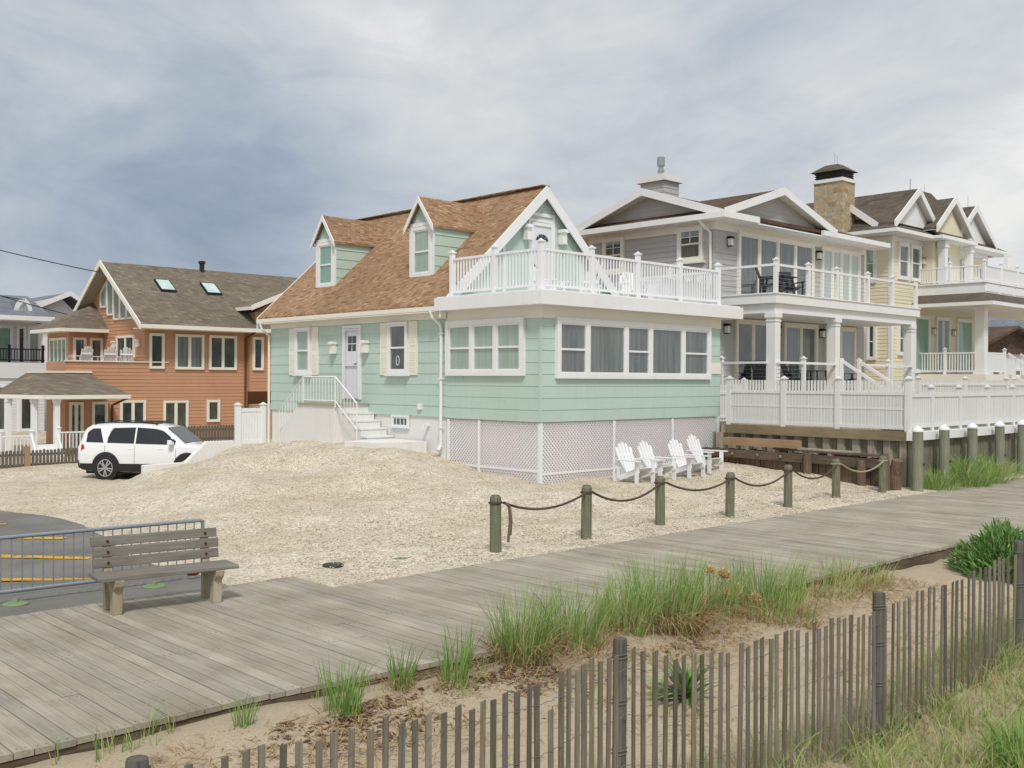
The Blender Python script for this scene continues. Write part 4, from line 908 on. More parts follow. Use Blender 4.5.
# porch hip roof
b.plate([(14.8, 42.3, 1.92), (18.2, 42.3, 1.92), (17.6, 44.99, 2.78), (15.2, 44.99, 2.78)], .08); b.plate([(14.0, 45.0, 1.92), (14.8, 42.3, 1.92), (15.2, 44.99, 2.78)], .08)
b.plate([(14.0, 45.0, 1.92), (15.2, 44.99, 2.78), (15.6, 46.8, 2.78), (14.6, 47.6, 1.92)], .08)
b.plate([(15.2, 44.99, 2.78), (17.6, 44.99, 2.78), (17.6, 46.8, 2.78), (15.6, 46.8, 2.78)], .08); b.plate([(18.2, 42.3, 1.92), (18.2, 44.99, 1.92), (17.6, 44.99, 2.78)], .08)
b.build('roof', M['roof_gray'], O)
b = MB()
gable_boards(O, 'x', 19.46, (44.05, 4.88), (48.5, 7.98), (52.95, 4.88), .27, .06, 'cream_trim')
b.box(19.5, 40, 44.03, 44.11, 4.80, 4.97); b.box(19.55, 40, 44.11, 45, 4.78, 4.82); b.box(17.79, 20.1, 48.94, 49.02, 4.74, 4.90); b.box(17.785, 17.87, 49.021, 52.8, 4.74, 4.90); b.box(17.87, 20.1, 49.02, 49.6, 4.74, 4.78); b.box(17.87, 18.5, 49.6, 52.8, 4.741, 4.779)
gable_boards(O, 'y', 44.02, (24.86, 5.95), (27.6, 7.08), (30.34, 5.95), .24, .06, 'cream_trim'); b.box(24.84, 24.92, 44.0, 45.6, 5.86, 6.02)
b.box(14.78, 18.25, 42.22, 42.30, 1.74, 1.90); b.beam((14.76, 42.26, 1.82), (13.96, 45.0, 1.82), .07, .16); b.beam((13.96, 45.0, 1.815), (14.56, 47.6, 1.815), .07, .15); b.box(18.2, 18.27, 42.24, 44.98, 1.74, 1.9); b.prism([(14.85, 42.31), (18.2, 42.31), (18.2, 44.98), (14.1, 44.98)], 'z', 1.72, 1.76)
b.box(15.1, 17.7, 44.9, 44.97, 2.80, 2.88); b.box(16.55, 21.2, 44.93, 44.99, 3.29, 3.34); b.box(17.4, 18.3, 49.4, 49.58, 2.9, 3.0)
b.build('roof_trim', M['cream_trim'], O)
for (xa, xb) in ((21.55, 22.32), (23.88, 24.66)):
    b = MB()
    def sky(off): return [(xa+.0, 46.48, oz(46.48)+off), (xb, 46.48, oz(46.48)+off), (xb, 47.3, oz(47.3)+off), (xa, 47.3, oz(47.3)+off)]
    b.plate(sky(.10), .12); s_ = b.build('skylight', M['dark_metal'], O)
    b = MB(); b.plate([(x+(.06 if x == xa else -.06), y+(.06 if y < 47 else -.06), oz(y+(.06 if y < 47 else -.06))+.115) for x, y, z in sky(0)], .02); b.build('pane', M['skylight'], s_)
part('vent_pipe', 'black', O, lambda b: b.lathe((24.55, 48.4, 7.7), [(.12, 0), (.12, .62), (.17, .64), (.17, .76), (.12, .78)], 12))
part('roof_vent', 'flue', O, lambda b: b.lathe((26.2, 45.6, oz(45.6)-.1), [(.07, 0), (.07, .35), (.14, .4), (.05, .5)], 10))
def owin(F, a0, a1, z0, z1, cols=1, bk='dark_room', nm='window'): window(O, F, a0, a1, z0, z1, cols=cols, trim=.09, back=bk, frame='cream_trim', name=nm, sash=.03)
owin(OF, 20.28, 20.98, 3.02, 4.62); owin(OF, 21.5, 22.92, 3.0, 4.62, 2, 'grey_room'); owin(OF, 23.18, 24.6, 3.0, 4.62, 2, 'dark_room')
owin(OF, 18.95, 20.12, .0, 1.6, 2); owin(OF, 20.95, 22.15, -.4, 1.57, 2, nm='sliding_door'); owin(OF, 23.08, 23.74, .55, 1.58)
owin(OF, 16.75, 17.35, -.5, 1.55, 2, nm='porch_door'); owin(OF, 17.72, 18.4, -.1, 1.56)
owin(OL, 46.0, 47.95, 2.98, 4.55, 2, 'dark_room', 'sliding_door'); owin(Face('y', 49.6), 18.65, 19.25, 3.0, 4.5, 1); owin(Face('y', 49.6), 19.42, 20.05, 2.97, 4.5, 1, nm='balcony_door'); owin(Face('x', 18.5), 49.8, 52.0, 2.7, 4.5, 4, 'teal_shade')
owin(Face('y', 44.75), 25.32, 25.9, 3.0, 4.6)
# gable glazing: tall lights stepping with the roof slope
gf = MB(); gp = MB(); gb = MB()
ys_ = [46.05, 46.85, 47.6, 48.35, 49.1, 49.9]
for i in range(5):
    a, c = ys_[i]+.04, ys_[i+1]-.04; zl = 5.35 if i < 4 else 6.0
    if i == 3: zl = 5.6
    za_, zc_ = 7.62-abs(48.5-a)*osl, 7.62-abs(48.5-c)*osl
    gp.add([OL.p(a, zl, .035), OL.p(c, zl, .035), OL.p(c, zc_, .035), OL.p(a, za_, .035)], [(0, 1, 2, 3)]); gb.add([OL.p(a, zl, .024), OL.p(c, zl, .024), OL.p(c, zc_, .024), OL.p(a, za_, .024)], [(0, 1, 2, 3)])
    for p, q in (((a, zl), (c, zl)), ((c, zl), (c, zc_)), ((c, zc_), (a, za_)), ((a, za_), (a, zl))): gf.beam(OL.p(*p, .04), OL.p(*q, .04), .08, .08)
gw = gf.build('gable_window', M['cream_trim'], O); gp.build('pane', M['glass'], gw, recalc=False); gb.build('blind', M['grey_curtain'], gw, recalc=False)
for a in (45.55, 48.25): lantern(OL, a, 4.15, O, .9, 'cream_trim', 'lampglass')
part('downspout', 'brown_pipe', O, lambda b: b.tube([(25.1, 44.1, 4.8), (25.08, 44.7, 4.6), (25.08, 44.95, 4.5), (25.08, 44.95, -.3)], .05, 8))
part('downspout', 'brown_pipe', O, lambda b: b.tube([(18.2, 42.4, 1.75), (18.5, 44.5, 1.45), (18.6, 44.93, 1.4), (18.6, 44.93, -.3)], .05, 8))
for x, y in ((14.2, 44.6), (14.72, 43.2), (15.35, 42.5)):
    part('porch_column', 'vinyl', O, lambda b: (b.box(x-.1, x+.1, y-.1, y+.1, -.6, 1.74), b.box(x-.13, x+.13, y-.13, y+.13, 1.6, 1.74)))
rail_run(O, 'y', 42.4, 15.4, 18.2, -.55, .98, [15.4, 18.1], sp=.14, mat='vinyl'); rail_run(O, 'y', 43.1, 12.2, 14.6, -.65, .95, [14.6, 13.4], sp=.14, mat='vinyl')
part('porch_stair', 'vinyl', O, lambda b: (b.beam((14.35, 42.4, .3), (14.05, 40.9, -.5), .07, .12), b.beam((15.35, 42.4, .3), (15.05, 40.9, -.5), .07, .12), [b.box(14.4, 15.3, 42.1-.3*k, 42.39-.3*k, -.8, -.05-.15*k) for k in range(4)]))
# chairs on its balcony
for i, (x, a, l) in enumerate(((17.65, .2, 'white chair on the balcony of the orange house, leftmost of three'), (18.75, 0, 'white chair on the balcony of the orange house, middle of three'), (19.6, -.3, 'white chair on the balcony of the orange house, beside the sliding door'))):
    o = place(dup(ad), (x, 45.9, 2.96), a+math.pi, l); o['group'] = 'white chairs on the orange house balcony'; o.scale = (1, 1, 1.05)

# ------------------------------------------------------------------ white house at the far left
W = thing('beach_house', 'pale blue white house with arched roof dormer and balcony at the left edge', 'house', (16, 62, -.4))
WF = Face('y', 58.0)
b = MB(); b.box(6, 20.3, 58.0, 70, -.8, 2.6); b.box(6, 20.3, 59.4, 70, 2.6, 5.7); b.prism([(16.0, 5.6), (23.6, 5.6), (22.0, 7.2)], 'y', 60.5, 60.8); b.box(20.3, 23.4, 60.5, 70, -.8, 5.7)
WF.siding(b, 6, 20.3, -.6, 2.6, .16, .02); b.box(6, 20.35, 57.9, 58.02, 2.55, 3.38)
b.build('wall', M['pale_siding'], W)
b = MB(); b.plate([(4, 57.6, 5.85), (20.6, 57.6, 5.85), (20.6, 61.5, 7.2), (4, 61.5, 7.2)], .12)
b.plate([(19.0, 60.0, 5.9), (22.4, 60.0, 7.45), (22.4, 70, 7.45), (19.0, 70, 5.9)], .12); b.plate([(22.4, 60, 7.45), (24.2, 60, 6.3), (24.2, 70, 6.3), (22.4, 70, 7.45)], .12)
b.build('roof', M['roof_slate'], W)
b = MB(); b.box(4, 20.66, 57.52, 57.62, 5.62, 5.86); b.box(4, 20.6, 57.62, 59.4, 5.60, 5.66); gable_boards(W, 'y', 59.95, (18.95, 5.82), (22.4, 7.38), (24.25, 6.2), .28, .06); b.box(20.2, 20.45, 57.98, 58.3, 3.38, 5.62); b.box(17.2, 17.45, 57.98, 58.2, 3.38, 5.62); b.box(18.9, 19.1, 57.95, 58.2, -.6, 2.6); b.box(15.6, 15.8, 57.95, 58.2, -.6, 2.6)
b.build('roof_trim', M['white'], W)
arc = [(19.4+.42*math.cos(t), 6.05+.80*math.sin(t)) for t in np.linspace(0, math.pi, 13)]
b = MB(); b.prism(arc, 'y', 58.65, 60.8); ad_ = b.build('arched_dormer', M['roof_slate'], W); part('arch_trim', 'white', ad_, lambda b: b.prism([(19.4+(x-19.4)*1.12, z) for x, z in arc], 'y', 58.58, 58.66))
b = MB(); b.prism([(19.4+.24*math.cos(t), 6.12+.48*math.sin(t)) for t in np.linspace(0, math.pi, 11)], 'y', 58.54, 58.585); b.build('pane', M['grey_curtain'], ad_)
rr = rail_run(W, 'y', 58.0, 14, 20.3, 3.38, .75, [20.2, 18.5, 16.8], sp=.14, mat='dark_metal')
for a0, a1, bk in ((17.6, 18.7, 'teal_shade'), (18.95, 19.4, 'dark_room'), (19.5, 20.15, 'green_shade')): window(W, Face('y', 59.4), a0+.35, a1+.4, 3.3, 5.4, trim=.1, back=bk)
window(W, WF, 18.95, 19.9, -.3, 2.2, trim=.12, back='dark_room'); window(W, WF, 16.6, 18.4, -.3, 2.2, cols=2, trim=.12, back='grey_room')
window(W, Face('y', 60.5), 20.7, 21.5, 3.4, 5.2, trim=.1, back='dark_room')
part('chimney_pipe', 'flue', W, lambda b: b.lathe((17, 62, 7), [(.1, 0), (.1, .7), (.16, .72), (.16, .85)], 10))
# ------------------------------------------------------------------ terrace and bulkheads
b = MB(); b.prism([(24.68, 11.72), (75, 11.72), (75, 48), (25.4, 48), (25.4, 17.25), (24.68, 17.25)], 'z', -.5, 1.36)
tag(b.build('terrace', M['sand']), kind='structure')
BK = thing('bulkhead', 'weathered timber bulkhead holding up the fenced terrace, with olive cap beam on its left side', 'bulkhead', (24.6, 11.7, 0))
b = MB(); y = 11.75
prof = []
while y < 17.3:
    prof += [(y, 24.60), (y+.17, 24.60), (y+.21, 24.67), (y+.38, 24.67)]; y += .42
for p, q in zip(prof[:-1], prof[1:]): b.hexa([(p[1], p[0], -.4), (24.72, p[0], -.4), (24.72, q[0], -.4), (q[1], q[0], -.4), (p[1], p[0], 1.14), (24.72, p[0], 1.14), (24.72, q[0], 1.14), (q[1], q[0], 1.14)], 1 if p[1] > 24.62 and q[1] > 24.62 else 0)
b.build('sheeting', [M['sheet_pile'], M['plank_wall']], BK)  # recessed faces take the darker timber: part wood colour, part painted-in recess shade
b = MB(); x = 24.62
while x < 62:
    w = random.uniform(.19, .23); b.box(x+.006, x+w-.006, 11.62+random.uniform(0, .02), 11.71, -.4, 1.20, 0); x += w
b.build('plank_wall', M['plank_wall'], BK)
part('cap_beam', 'olive_beam', BK, lambda b: b.box(24.52, 24.76, 11.70, 16.98, 1.14, 1.375))
part('cap_board', 'vinyl', BK, lambda b: b.box(24.50, 62, 11.50, 11.698, 1.16, 1.372))
part('edge_board', 'pale_board', BK, lambda b: b.box(24.77, 62, 11.72, 12.5, 1.36, 1.40))
PX = [24.22, 25.68, 27.36, 29.15, 30.75, 32.5, 34.2, 36.0]
PL = ['green weathered piling with white conical cap at the bulkhead corner', 'white capped piling second from the bulkhead corner', 'white capped piling third from the bulkhead corner', 'white capped piling fourth from the bulkhead corner', 'white capped piling fifth from the bulkhead corner, at the right picture edge',
      'white capped piling sixth from the bulkhead corner', 'white capped piling seventh from the bulkhead corner', 'white capped piling eighth from the bulkhead corner']
for x, l in zip(PX, PL):
    t = thing('piling', l, 'piling', (x, 11.28, 0), 'pilings along the bulkhead')
    part('pile', 'pile_wood', t, lambda b: b.tube([(x+random.uniform(-.03, .03), 11.28, -.5), (x, 11.28, .5), (x, 11.28, 1.42)], [.14, .128, .122], 16), smooth=False)
    part('cap', 'vinyl', t, lambda b: b.lathe((x, 11.28, 1.40), [(.138, 0), (.138, .04), (.13, .055), (.03, .14), (.0, .145)], 16))
    part('bolt', 'rust', t, lambda b: b.lathe((x+.05, 11.165, .62), [(.03, -.03), (.03, .0)], 8, axis='y'))
VF = thing('vinyl_fence', 'white vinyl picket fence with open top pickets on the terrace edge facing the cottage', 'fence', (24.64, 14.4, 1.38))
F = Face('x', 24.64)
b = MB(); F.box(b, 11.7, 17.0, 2.27, 2.35, -.03, .03); F.box(b, 11.7, 17.0, 1.42, 1.50, -.03, .03); F.box(b, 11.7, 17, 1.90, 1.95, -.02, .02)
y = 11.8
while y < 17.0:
    F.box(b, y-.027, y+.027, 1.40, 2.63, -.012, .012); y += .095
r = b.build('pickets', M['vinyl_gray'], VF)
y = 11.8475
b = MB()
while y < 17.0:
    F.box(b, y-.012, y+.012, 1.50, 2.27, -.0115, .0115); y += .095
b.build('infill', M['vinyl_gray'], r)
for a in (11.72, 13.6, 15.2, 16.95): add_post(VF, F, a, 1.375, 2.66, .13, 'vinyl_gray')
VF2 = thing('vinyl_fence', 'white vinyl fence of close boards with post caps along the bulkhead above the pilings', 'fence', (40, 11.7, 1.38))
F = Face('y', 11.76)
b = MB(); F.box(b, 24.7, 56, 2.22, 2.30, -.035, .035); F.box(b, 24.7, 56, 1.45, 1.55, -.03, .03)
x = 24.8
while x < 56: F.box(b, x-.041, x+.041, 1.50, 2.24, -.013, .013); x += .105
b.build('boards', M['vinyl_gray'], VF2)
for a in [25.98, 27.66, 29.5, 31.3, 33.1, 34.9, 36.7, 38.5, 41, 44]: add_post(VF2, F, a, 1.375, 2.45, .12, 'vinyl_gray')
VF3 = thing('vinyl_fence', 'white open picket fence in front of the yellow house porch, behind the terrace fence', 'fence', (45, 15.6, 1.38))
F = Face('y', 15.6)
b = MB(); F.box(b, 33.5, 58, 2.48, 2.55, -.03, .03); F.box(b, 33.5, 58, 2.18, 2.24, -.03, .03); F.box(b, 33.5, 58, 1.5, 1.56, -.03, .03)
x = 33.6
while x < 58: F.box(b, x-.035, x+.035, 1.42, 2.68, -.012, .012); x += .13
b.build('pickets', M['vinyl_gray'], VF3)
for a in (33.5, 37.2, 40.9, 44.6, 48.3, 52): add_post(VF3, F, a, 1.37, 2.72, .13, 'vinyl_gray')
G2 = thing('vinyl_gate', 'narrow white vinyl gate in the side yard between the mint cottage and gray house', 'gate', (25.9, 17.9, 1.36))
b = MB(); 
for k in range(11): b.box(25.42+k*.12, 25.51+k*.12, 17.9, 17.93, 1.4, 2.5)
b.box(25.4, 26.75, 17.88, 17.95, 2.2, 2.28); b.box(25.4, 26.75, 17.88, 17.95, 1.5, 1.58)
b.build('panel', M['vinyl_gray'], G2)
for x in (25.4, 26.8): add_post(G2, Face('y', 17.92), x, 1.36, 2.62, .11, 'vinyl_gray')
# old low timber wall
OW = thing('timber_wall', 'low dark rotting timber retaining wall with bolted wale below the white terrace fence', 'retaining wall', (24.15, 14.5, 0))
b = MB(); y = 12.05
while y < 17.4:
    w = random.uniform(.14, .22); b.box(24.16+random.uniform(0, .04), 24.26, y+.005, y+w-.01, -.5, .72+random.uniform(-.06, .05)); y += w
b.build('planking', M['old_wood'], OW)
b = MB(); b.beam((24.09, 12.2, .58), (24.09, 17.4, .62), .14, .22); b.beam((24.22, 12.1, .77), (24.22, 15.2, .80), .26, .05)
b.build('wale', M['old_beam'], OW)
b = MB()
for y in (16.2, 15.2, 14.6): b.lathe((0, 0, 0), [(.04, 0), (.04, .03)], 8); 
b = MB()
for y in (16.4, 15.6, 14.9): b.box(23.985, 24.02, y-.035, y+.035, .58, .65)
b.build('bolt', M['flue'], OW)
for y, z in ((14.1, .74), (12.6, .66)): part('stake', 'old_wood', OW, lambda b: b.tube([(24.0, y, -.4), (24.0, y, z)], .11, 10))
tag(part('loose_beam', 'red_beam', None, lambda b: b.box(24.02, 24.3, 14.45, 16.75, .84, 1.04), org=(24.16, 16, .84)), 'reddish new timber beam lying on top of the old low wall', 'beam')
tag(part('loose_board', 'pale_board', None, lambda b: b.beam((24.2, 12.9, .825), (24.2, 14.7, .84), .22, .04), org=(24.2, 13.8, .8)), 'thin pale board lying on the old low wall beside the reddish beam', 'board')
for x, y, h, tilt, l in ((23.75, 11.85, .85, .06, 'short broken brown stake leaning at the end of the old timber wall'), (23.98, 11.72, .72, -.1, 'split thick brown stub at the corner of the bulkhead')):
    o = part('timber_stub', 'old_wood', None, lambda b: b.tube([(x, y, -.3), (x+tilt*.4, y, h*.5), (x+tilt, y+tilt, h)], [.10, .10, .085] if h > .8 else [.15, .15, .13], 9), org=(x, y, 0)); tag(o, l, 'stub')

# ------------------------------------------------------------------ rope line
PXs = [10.86, 12.93, 14.93, 17.11, 19.23, 21.22, 23.39]; names = ['nearest the bench with rope end hanging beside it', 'second from the bench', 'third from the bench', 'in the middle of the seven', 'third from the dark timber wall', 'second from the dark timber wall', 'at the timber wall end']
tops = []
for i, x in enumerate(PXs):
    z0 = gz(x, 11.75)-.2; h = .86+random.uniform(-.02, .03); lx = random.uniform(-.02, .02)
    t = thing('rope_post', 'green rope line post, '+names[i], 'post', (x, 11.75, z0+.2), 'posts of the rope line')
    part('post', 'post_wood', t, lambda b: b.tube([(x, 11.75, z0), (x+lx, 11.75, z0+.2+h-.03), (x+lx, 11.75, z0+.2+h)], [.092, .088, .07], 16))
    part('post_cap', 'fence_post', t, lambda b: b.lathe((x+lx, 11.75, z0+.2+h-.002), [(.068, 0), (.06, .012)], 14))
    wrap = [(x+lx+.098*math.cos(a), 11.75+.098*math.sin(a), z0+h+.08+.012*a/6) for a in np.linspace(0, 4*math.pi, 26)]
    part('rope_wrap', 'rope' if i < 5 else 'rope_pale', t, lambda b: b.tube(wrap, .014, 6))
    tops.append((x, z0+h+.09))
rl = ['first rope span from the bench end, dark and slack', 'second rope span from the bench end', 'third rope span from the bench end', 'fourth rope span, in front of the garden chairs', 'fifth rope span, before the dark timber wall', 'pale last rope span ending at the timber wall']
for i in range(6):
    (xa, za), (xb, zb) = tops[i], tops[i+1]
    sg_ = random.uniform(.17, .24)
    pts = [(xa+.09+(xb-xa-.18)*t, 11.68, za+(zb-za)*t-sg_*4*t*(1-t)) for t in np.linspace(0, 1, 17)]
    o = part('rope', 'rope' if i < 5 else 'rope_pale', None, lambda b: b.tube(pts, .02, 8), org=((xa+xb)/2, 11.68, za)); tag(o, rl[i], 'rope', 'ropes between the posts')
x, z = tops[0]
o = part('rope_end', 'old_wood', None, lambda b: (b.tube([(x+.12, 11.68, z), (x+.2, 11.66, z-.06), (x+.22, 11.66, z-.3), (x+.19, 11.67, z-.62)], .022, 7), b.tube([(x+.14, 11.7, z), (x+.24, 11.68, z-.1), (x+.26, 11.67, z-.3), (x+.24, 11.67, z-.52)], .018, 7)), org=(x, 11.7, z)); tag(o, 'frayed brown rope end dangling from the nearest rope post', 'rope')

# ------------------------------------------------------------------ bench
B = thing('park_bench', 'weathered gray wooden bench with pale legs at the street end of the boardwalk', 'bench', (0, 0, 0), None, True)
for k in range(3): part('seat_board', 'bench_wood', B, lambda b: b.beam((-.84, -.28+k*.155, .435+random.uniform(-.003, .003)), (.84, -.28+k*.155, .435), .145, .045), bevel=.006)
for k in range(3):
    sh = random.uniform(-.02, .02)
    part('back_board', 'bench_wood', B, lambda b: b.beam((-.77+sh, .19+k*.022, .545+k*.125), (.77+sh, .19+k*.022, .545+k*.125), .115, .04, 0, (0, -1, .18)), bevel=.006)
for sx in (-.60, .60):
    part('back_post', 'bench_leg', B, lambda b: b.prism([(.10, 0), (.21, 0), (.235, .42), (.30, .83), (.245, .84), (.16, .42)], 'x', sx-.05, sx+.05), bevel=.008)
    part('leg', 'bench_leg', B, lambda b: b.prism([(-.25, 0), (-.11, 0), (-.14, .2), (-.02, .32), (.15, .34), (.15, .412), (-.36, .412), (-.34, .34), (-.27, .28)], 'x', sx-.055, sx+.055), bevel=.008)
    part('bolt', 'rust', B, lambda b: [b.lathe((sx, .165+k*.022, .545+k*.125), [(.016, -.012), (.016, .0)], 8, axis='y') for k in range(3)])
place(B, (5.27, 11.31, 0.002), R(-8)); B.scale = (.93, .93, .95)

# ------------------------------------------------------------------ barricade
K = thing('barricade', 'gray steel crowd barrier with vertical bars and a rusty end standing behind the bench', 'barricade', (0, 0, 0), None, True)
Lb = 3.3
def bfr(b):
    pts = [(-Lb, 0, .84), (-.02, 0, .84), (-.03, 0, .95), (0, 0, .88), (0, 0, .22), (-.03, 0, .15), (-.1, 0, .12), (-Lb, 0, .12)]
    b.tube(pts[:2]+pts[1:2], .024, 10); b.tube([(-Lb, 0, .20), (-.30, 0, .20)], .024, 10); b.tube([(-Lb, 0, .84), (-Lb, 0, .12)], .024, 10); b.tube([(0, 0, .84), (0, 0, .42)], .024, 10)
part('frame', 'steel', K, bfr)
part('rusty_end', 'rust', K, lambda b: b.tube([(0, 0, .42), (0, 0, .26), (-.03, 0, .17), (-.10, 0, .14), (-.2, 0, .15)], .025, 10))
for k in range(27): part('bar', 'steel', K, lambda b: b.tube([(-.12-k*.118, 0, .20), (-.12-k*.118, 0, .84)], .008, 6))
for x in (-.7, -2.35):
    f_ = part('foot', 'green_disc', K, lambda b: b.lathe((x, -.12, .0), [(.145, .04), (.145, .075), (.12, .085), (.04, .09), (.03, .13), (.0, .135)], 18))
place(K, (6.5, 12.76, -.24), R(-3))
K.location.z = gz(5.5, 12.75)-.04

# ------------------------------------------------------------------ small things on the lot
for x, y, mt, l in ((8.32, 12.41, 'lid', 'round dark metal lid set in the gravel near the bench'), (9.36, 12.22, 'green_lid', 'round greenish lid set in the gravel near the rope line')):
    o = part('utility_lid', mt, None, lambda b: b.lathe((x, y, gz(x, y)+.006), [(.15, -.1), (.15, .004), (.14, .01), (.13, .006), (.05, .006), (.0, .01)], 20), org=(x, y, gz(x, y))); tag(o, l, 'lid')
VP = thing('vinyl_fence', 'short white vinyl privacy panel between two capped posts beside the cottage', 'fence', (17.05, 30.2, .35))
part('panel', 'vinyl', VP, lambda b: ([b.box(16.68+k*.1, 16.68+k*.1+.094, 30.18, 30.215, .52, 1.60) for k in range(8)], b.box(16.6, 17.5, 30.165, 30.23, .48, .60), b.box(16.6, 17.5, 30.165, 30.23, 1.52, 1.64)))
for x in (16.58, 17.50): add_post(VP, Face('y', 30.2), x, .1, 1.74, .15, 'vinyl')
RW = part('retaining_wall', 'concrete_white', None, lambda b: b.prism([(13.5, -.8), (13.5, -.04), (14.85, -.02), (15.55, .60), (16.5, .60), (16.5, -.8)], 'y', 30.27, 30.47), org=(15, 30.37, -.4), bevel=.015)
tag(RW, 'low white concrete wall with a sloping top between gravel mound and driveway', 'wall')
def grayfence(a0, a1, z0a, z0b, lab, extra=None):
    t = thing('picket_fence', lab, 'fence', ((a0+a1)/2, 38, (z0a+z0b)/2))
    zf = lambda x: z0a+(z0b-z0a)*(x-a0)/(a1-a0)
    b = MB(); x = a0
    while x < a1:
        w = .095; z = zf(x)+random.uniform(-.015, .015); b.prism([(x, z-.25), (x+w, z-.25), (x+w, z+.60), (x+w*.8, z+.65), (x+w*.2, z+.65), (x, z+.60)], 'y', 38, 38.02); x += .125
    b.build('pickets', M['gray_picket'], t)
    part('rail', 'gray_picket', t, lambda b: [b.beam((a0, 38.05, zf(a0)+h), (a1, 38.05, zf(a1)+h), .05, .08) for h in (.12, .48)])
    if extra: part('post', 'red_beam', t, lambda b: b.box(extra-.09, extra+.09, 37.93, 38.06, zf(extra)-.2, zf(extra)+.78))
grayfence(6.5, 15.6, -.60, -.60, 'low gray weathered picket fence in front of the octagonal porch at left', 12.72)
grayfence(17.2, 21.6, .05, .10, 'low gray weathered picket fence behind the white car, below the cedar house')

# ------------------------------------------------------------------ white SUV
V = thing('parked_car', 'white three row suv with black lower cladding parked on gravel before the cedar house', 'car', (0, 0, 0), None, True)
#   x      zb    wb    zm    wm    zbelt wbelt zroof wroof
ST = [(-2.47, .46, .72, .66, .80, .93, .78, .98, .70), (-2.43, .38, .82, .66, .88, 1.02, .85, 1.10, .74), (-2.36, .33, .88, .66, .925, 1.09, .89, 1.30, .75), (-2.22, .29, .91, .66, .945, 1.11, .915, 1.60, .71), (-2.02, .27, .92, .66, .955, 1.11, .93, 1.70, .71), (-1.4, .25, .92, .66, .96, 1.10, .935, 1.735, .72), (-.4, .24, .92, .66, .96, 1.08, .935, 1.74, .725), (.3, .24, .92, .66, .96, 1.06, .93, 1.70, .72), (.62, .24, .92, .66, .96, 1.055, .93, 1.62, .715), (1.0, .25, .92, .66, .96, 1.05, .925, 1.36, .76), (1.32, .25, .92, .66, .96, 1.045, .92, 1.12, .80), (1.45, .26, .92, .66, .955, 1.02, .91, 1.085, .80), (1.9, .28, .91, .66, .95, .965, .89, 1.03, .76), (2.2, .31, .87, .66, .92, .91, .84, .97, .70), (2.38, .36, .78, .62, .83, .80, .74, .86, .60), (2.45, .42, .68, .60, .72, .72, .64, .75, .5)]
SA = np.array(ST)
def sec(x): return [float(np.interp(x, SA[:, 0], SA[:, i])) for i in range(1, 9)]
def ysurf(x, z):
    zb, wb, zm, wm, zt, wt, zr_, wr = sec(x); return float(np.interp(z, [zb, zm, zt, zr_-.05], [wb, wm, wt, wr]))
b = MB(); n = 0; ring = []
for x in [s_[0] for s_ in ST]:
    zb, wb, zm, wm, zt, wt, zr_, wr = sec(x)
    half = [(0, zb), (wb*.9, zb), (wb, zb+.05), (wm, zm), (wt, zt), ((wt+wr)/2, (zt+zr_-.05)/2), (wr, zr_-.05), (wr-.10, zr_), (0, zr_+.015)]
    ring.append([(x, y, z) for y, z in half]+[(x, -y, z) for y, z in half[-2:0:-1]])
k = len(ring[0])
for r_ in ring: b.v += r_
for i in range(len(ring)-1):
    for j in range(k): b.f.append((i*k+j, i*k+(j+1) % k, (i+1)*k+(j+1) % k, (i+1)*k+j)); b.m.append(0); b.t.append(None)
b.f += [tuple(range(k)), tuple(range((len(ring)-1)*k, len(ring)*k))]; b.m += [0, 0]; b.t += [None, None]
body = b.build('body', M['car'], V, smooth=True); sm = body.modifiers.new('edge', 'EDGE_SPLIT'); sm.split_angle = R(38)
def sidepanel(name, mat, f0, f1, xa, xb, sg, off=.008, nx=10, nz=3, parent=V):
    b = MB()
    for i in range(nx+1):
        x = xa+(xb-xa)*i/nx
        for j in range(nz+1):
            z = f0(x)+(f1(x)-f0(x))*j/nz; b.v.append((x, sg*(ysurf(x, z)+off), z))
    for i in range(nx):
        for j in range(nz): a = i*(nz+1)+j; b.f.append((a, a+1, a+nz+2, a+nz+1)); b.m.append(0); b.t.append(None)
    return b.build(name, M[mat], parent, smooth=True)
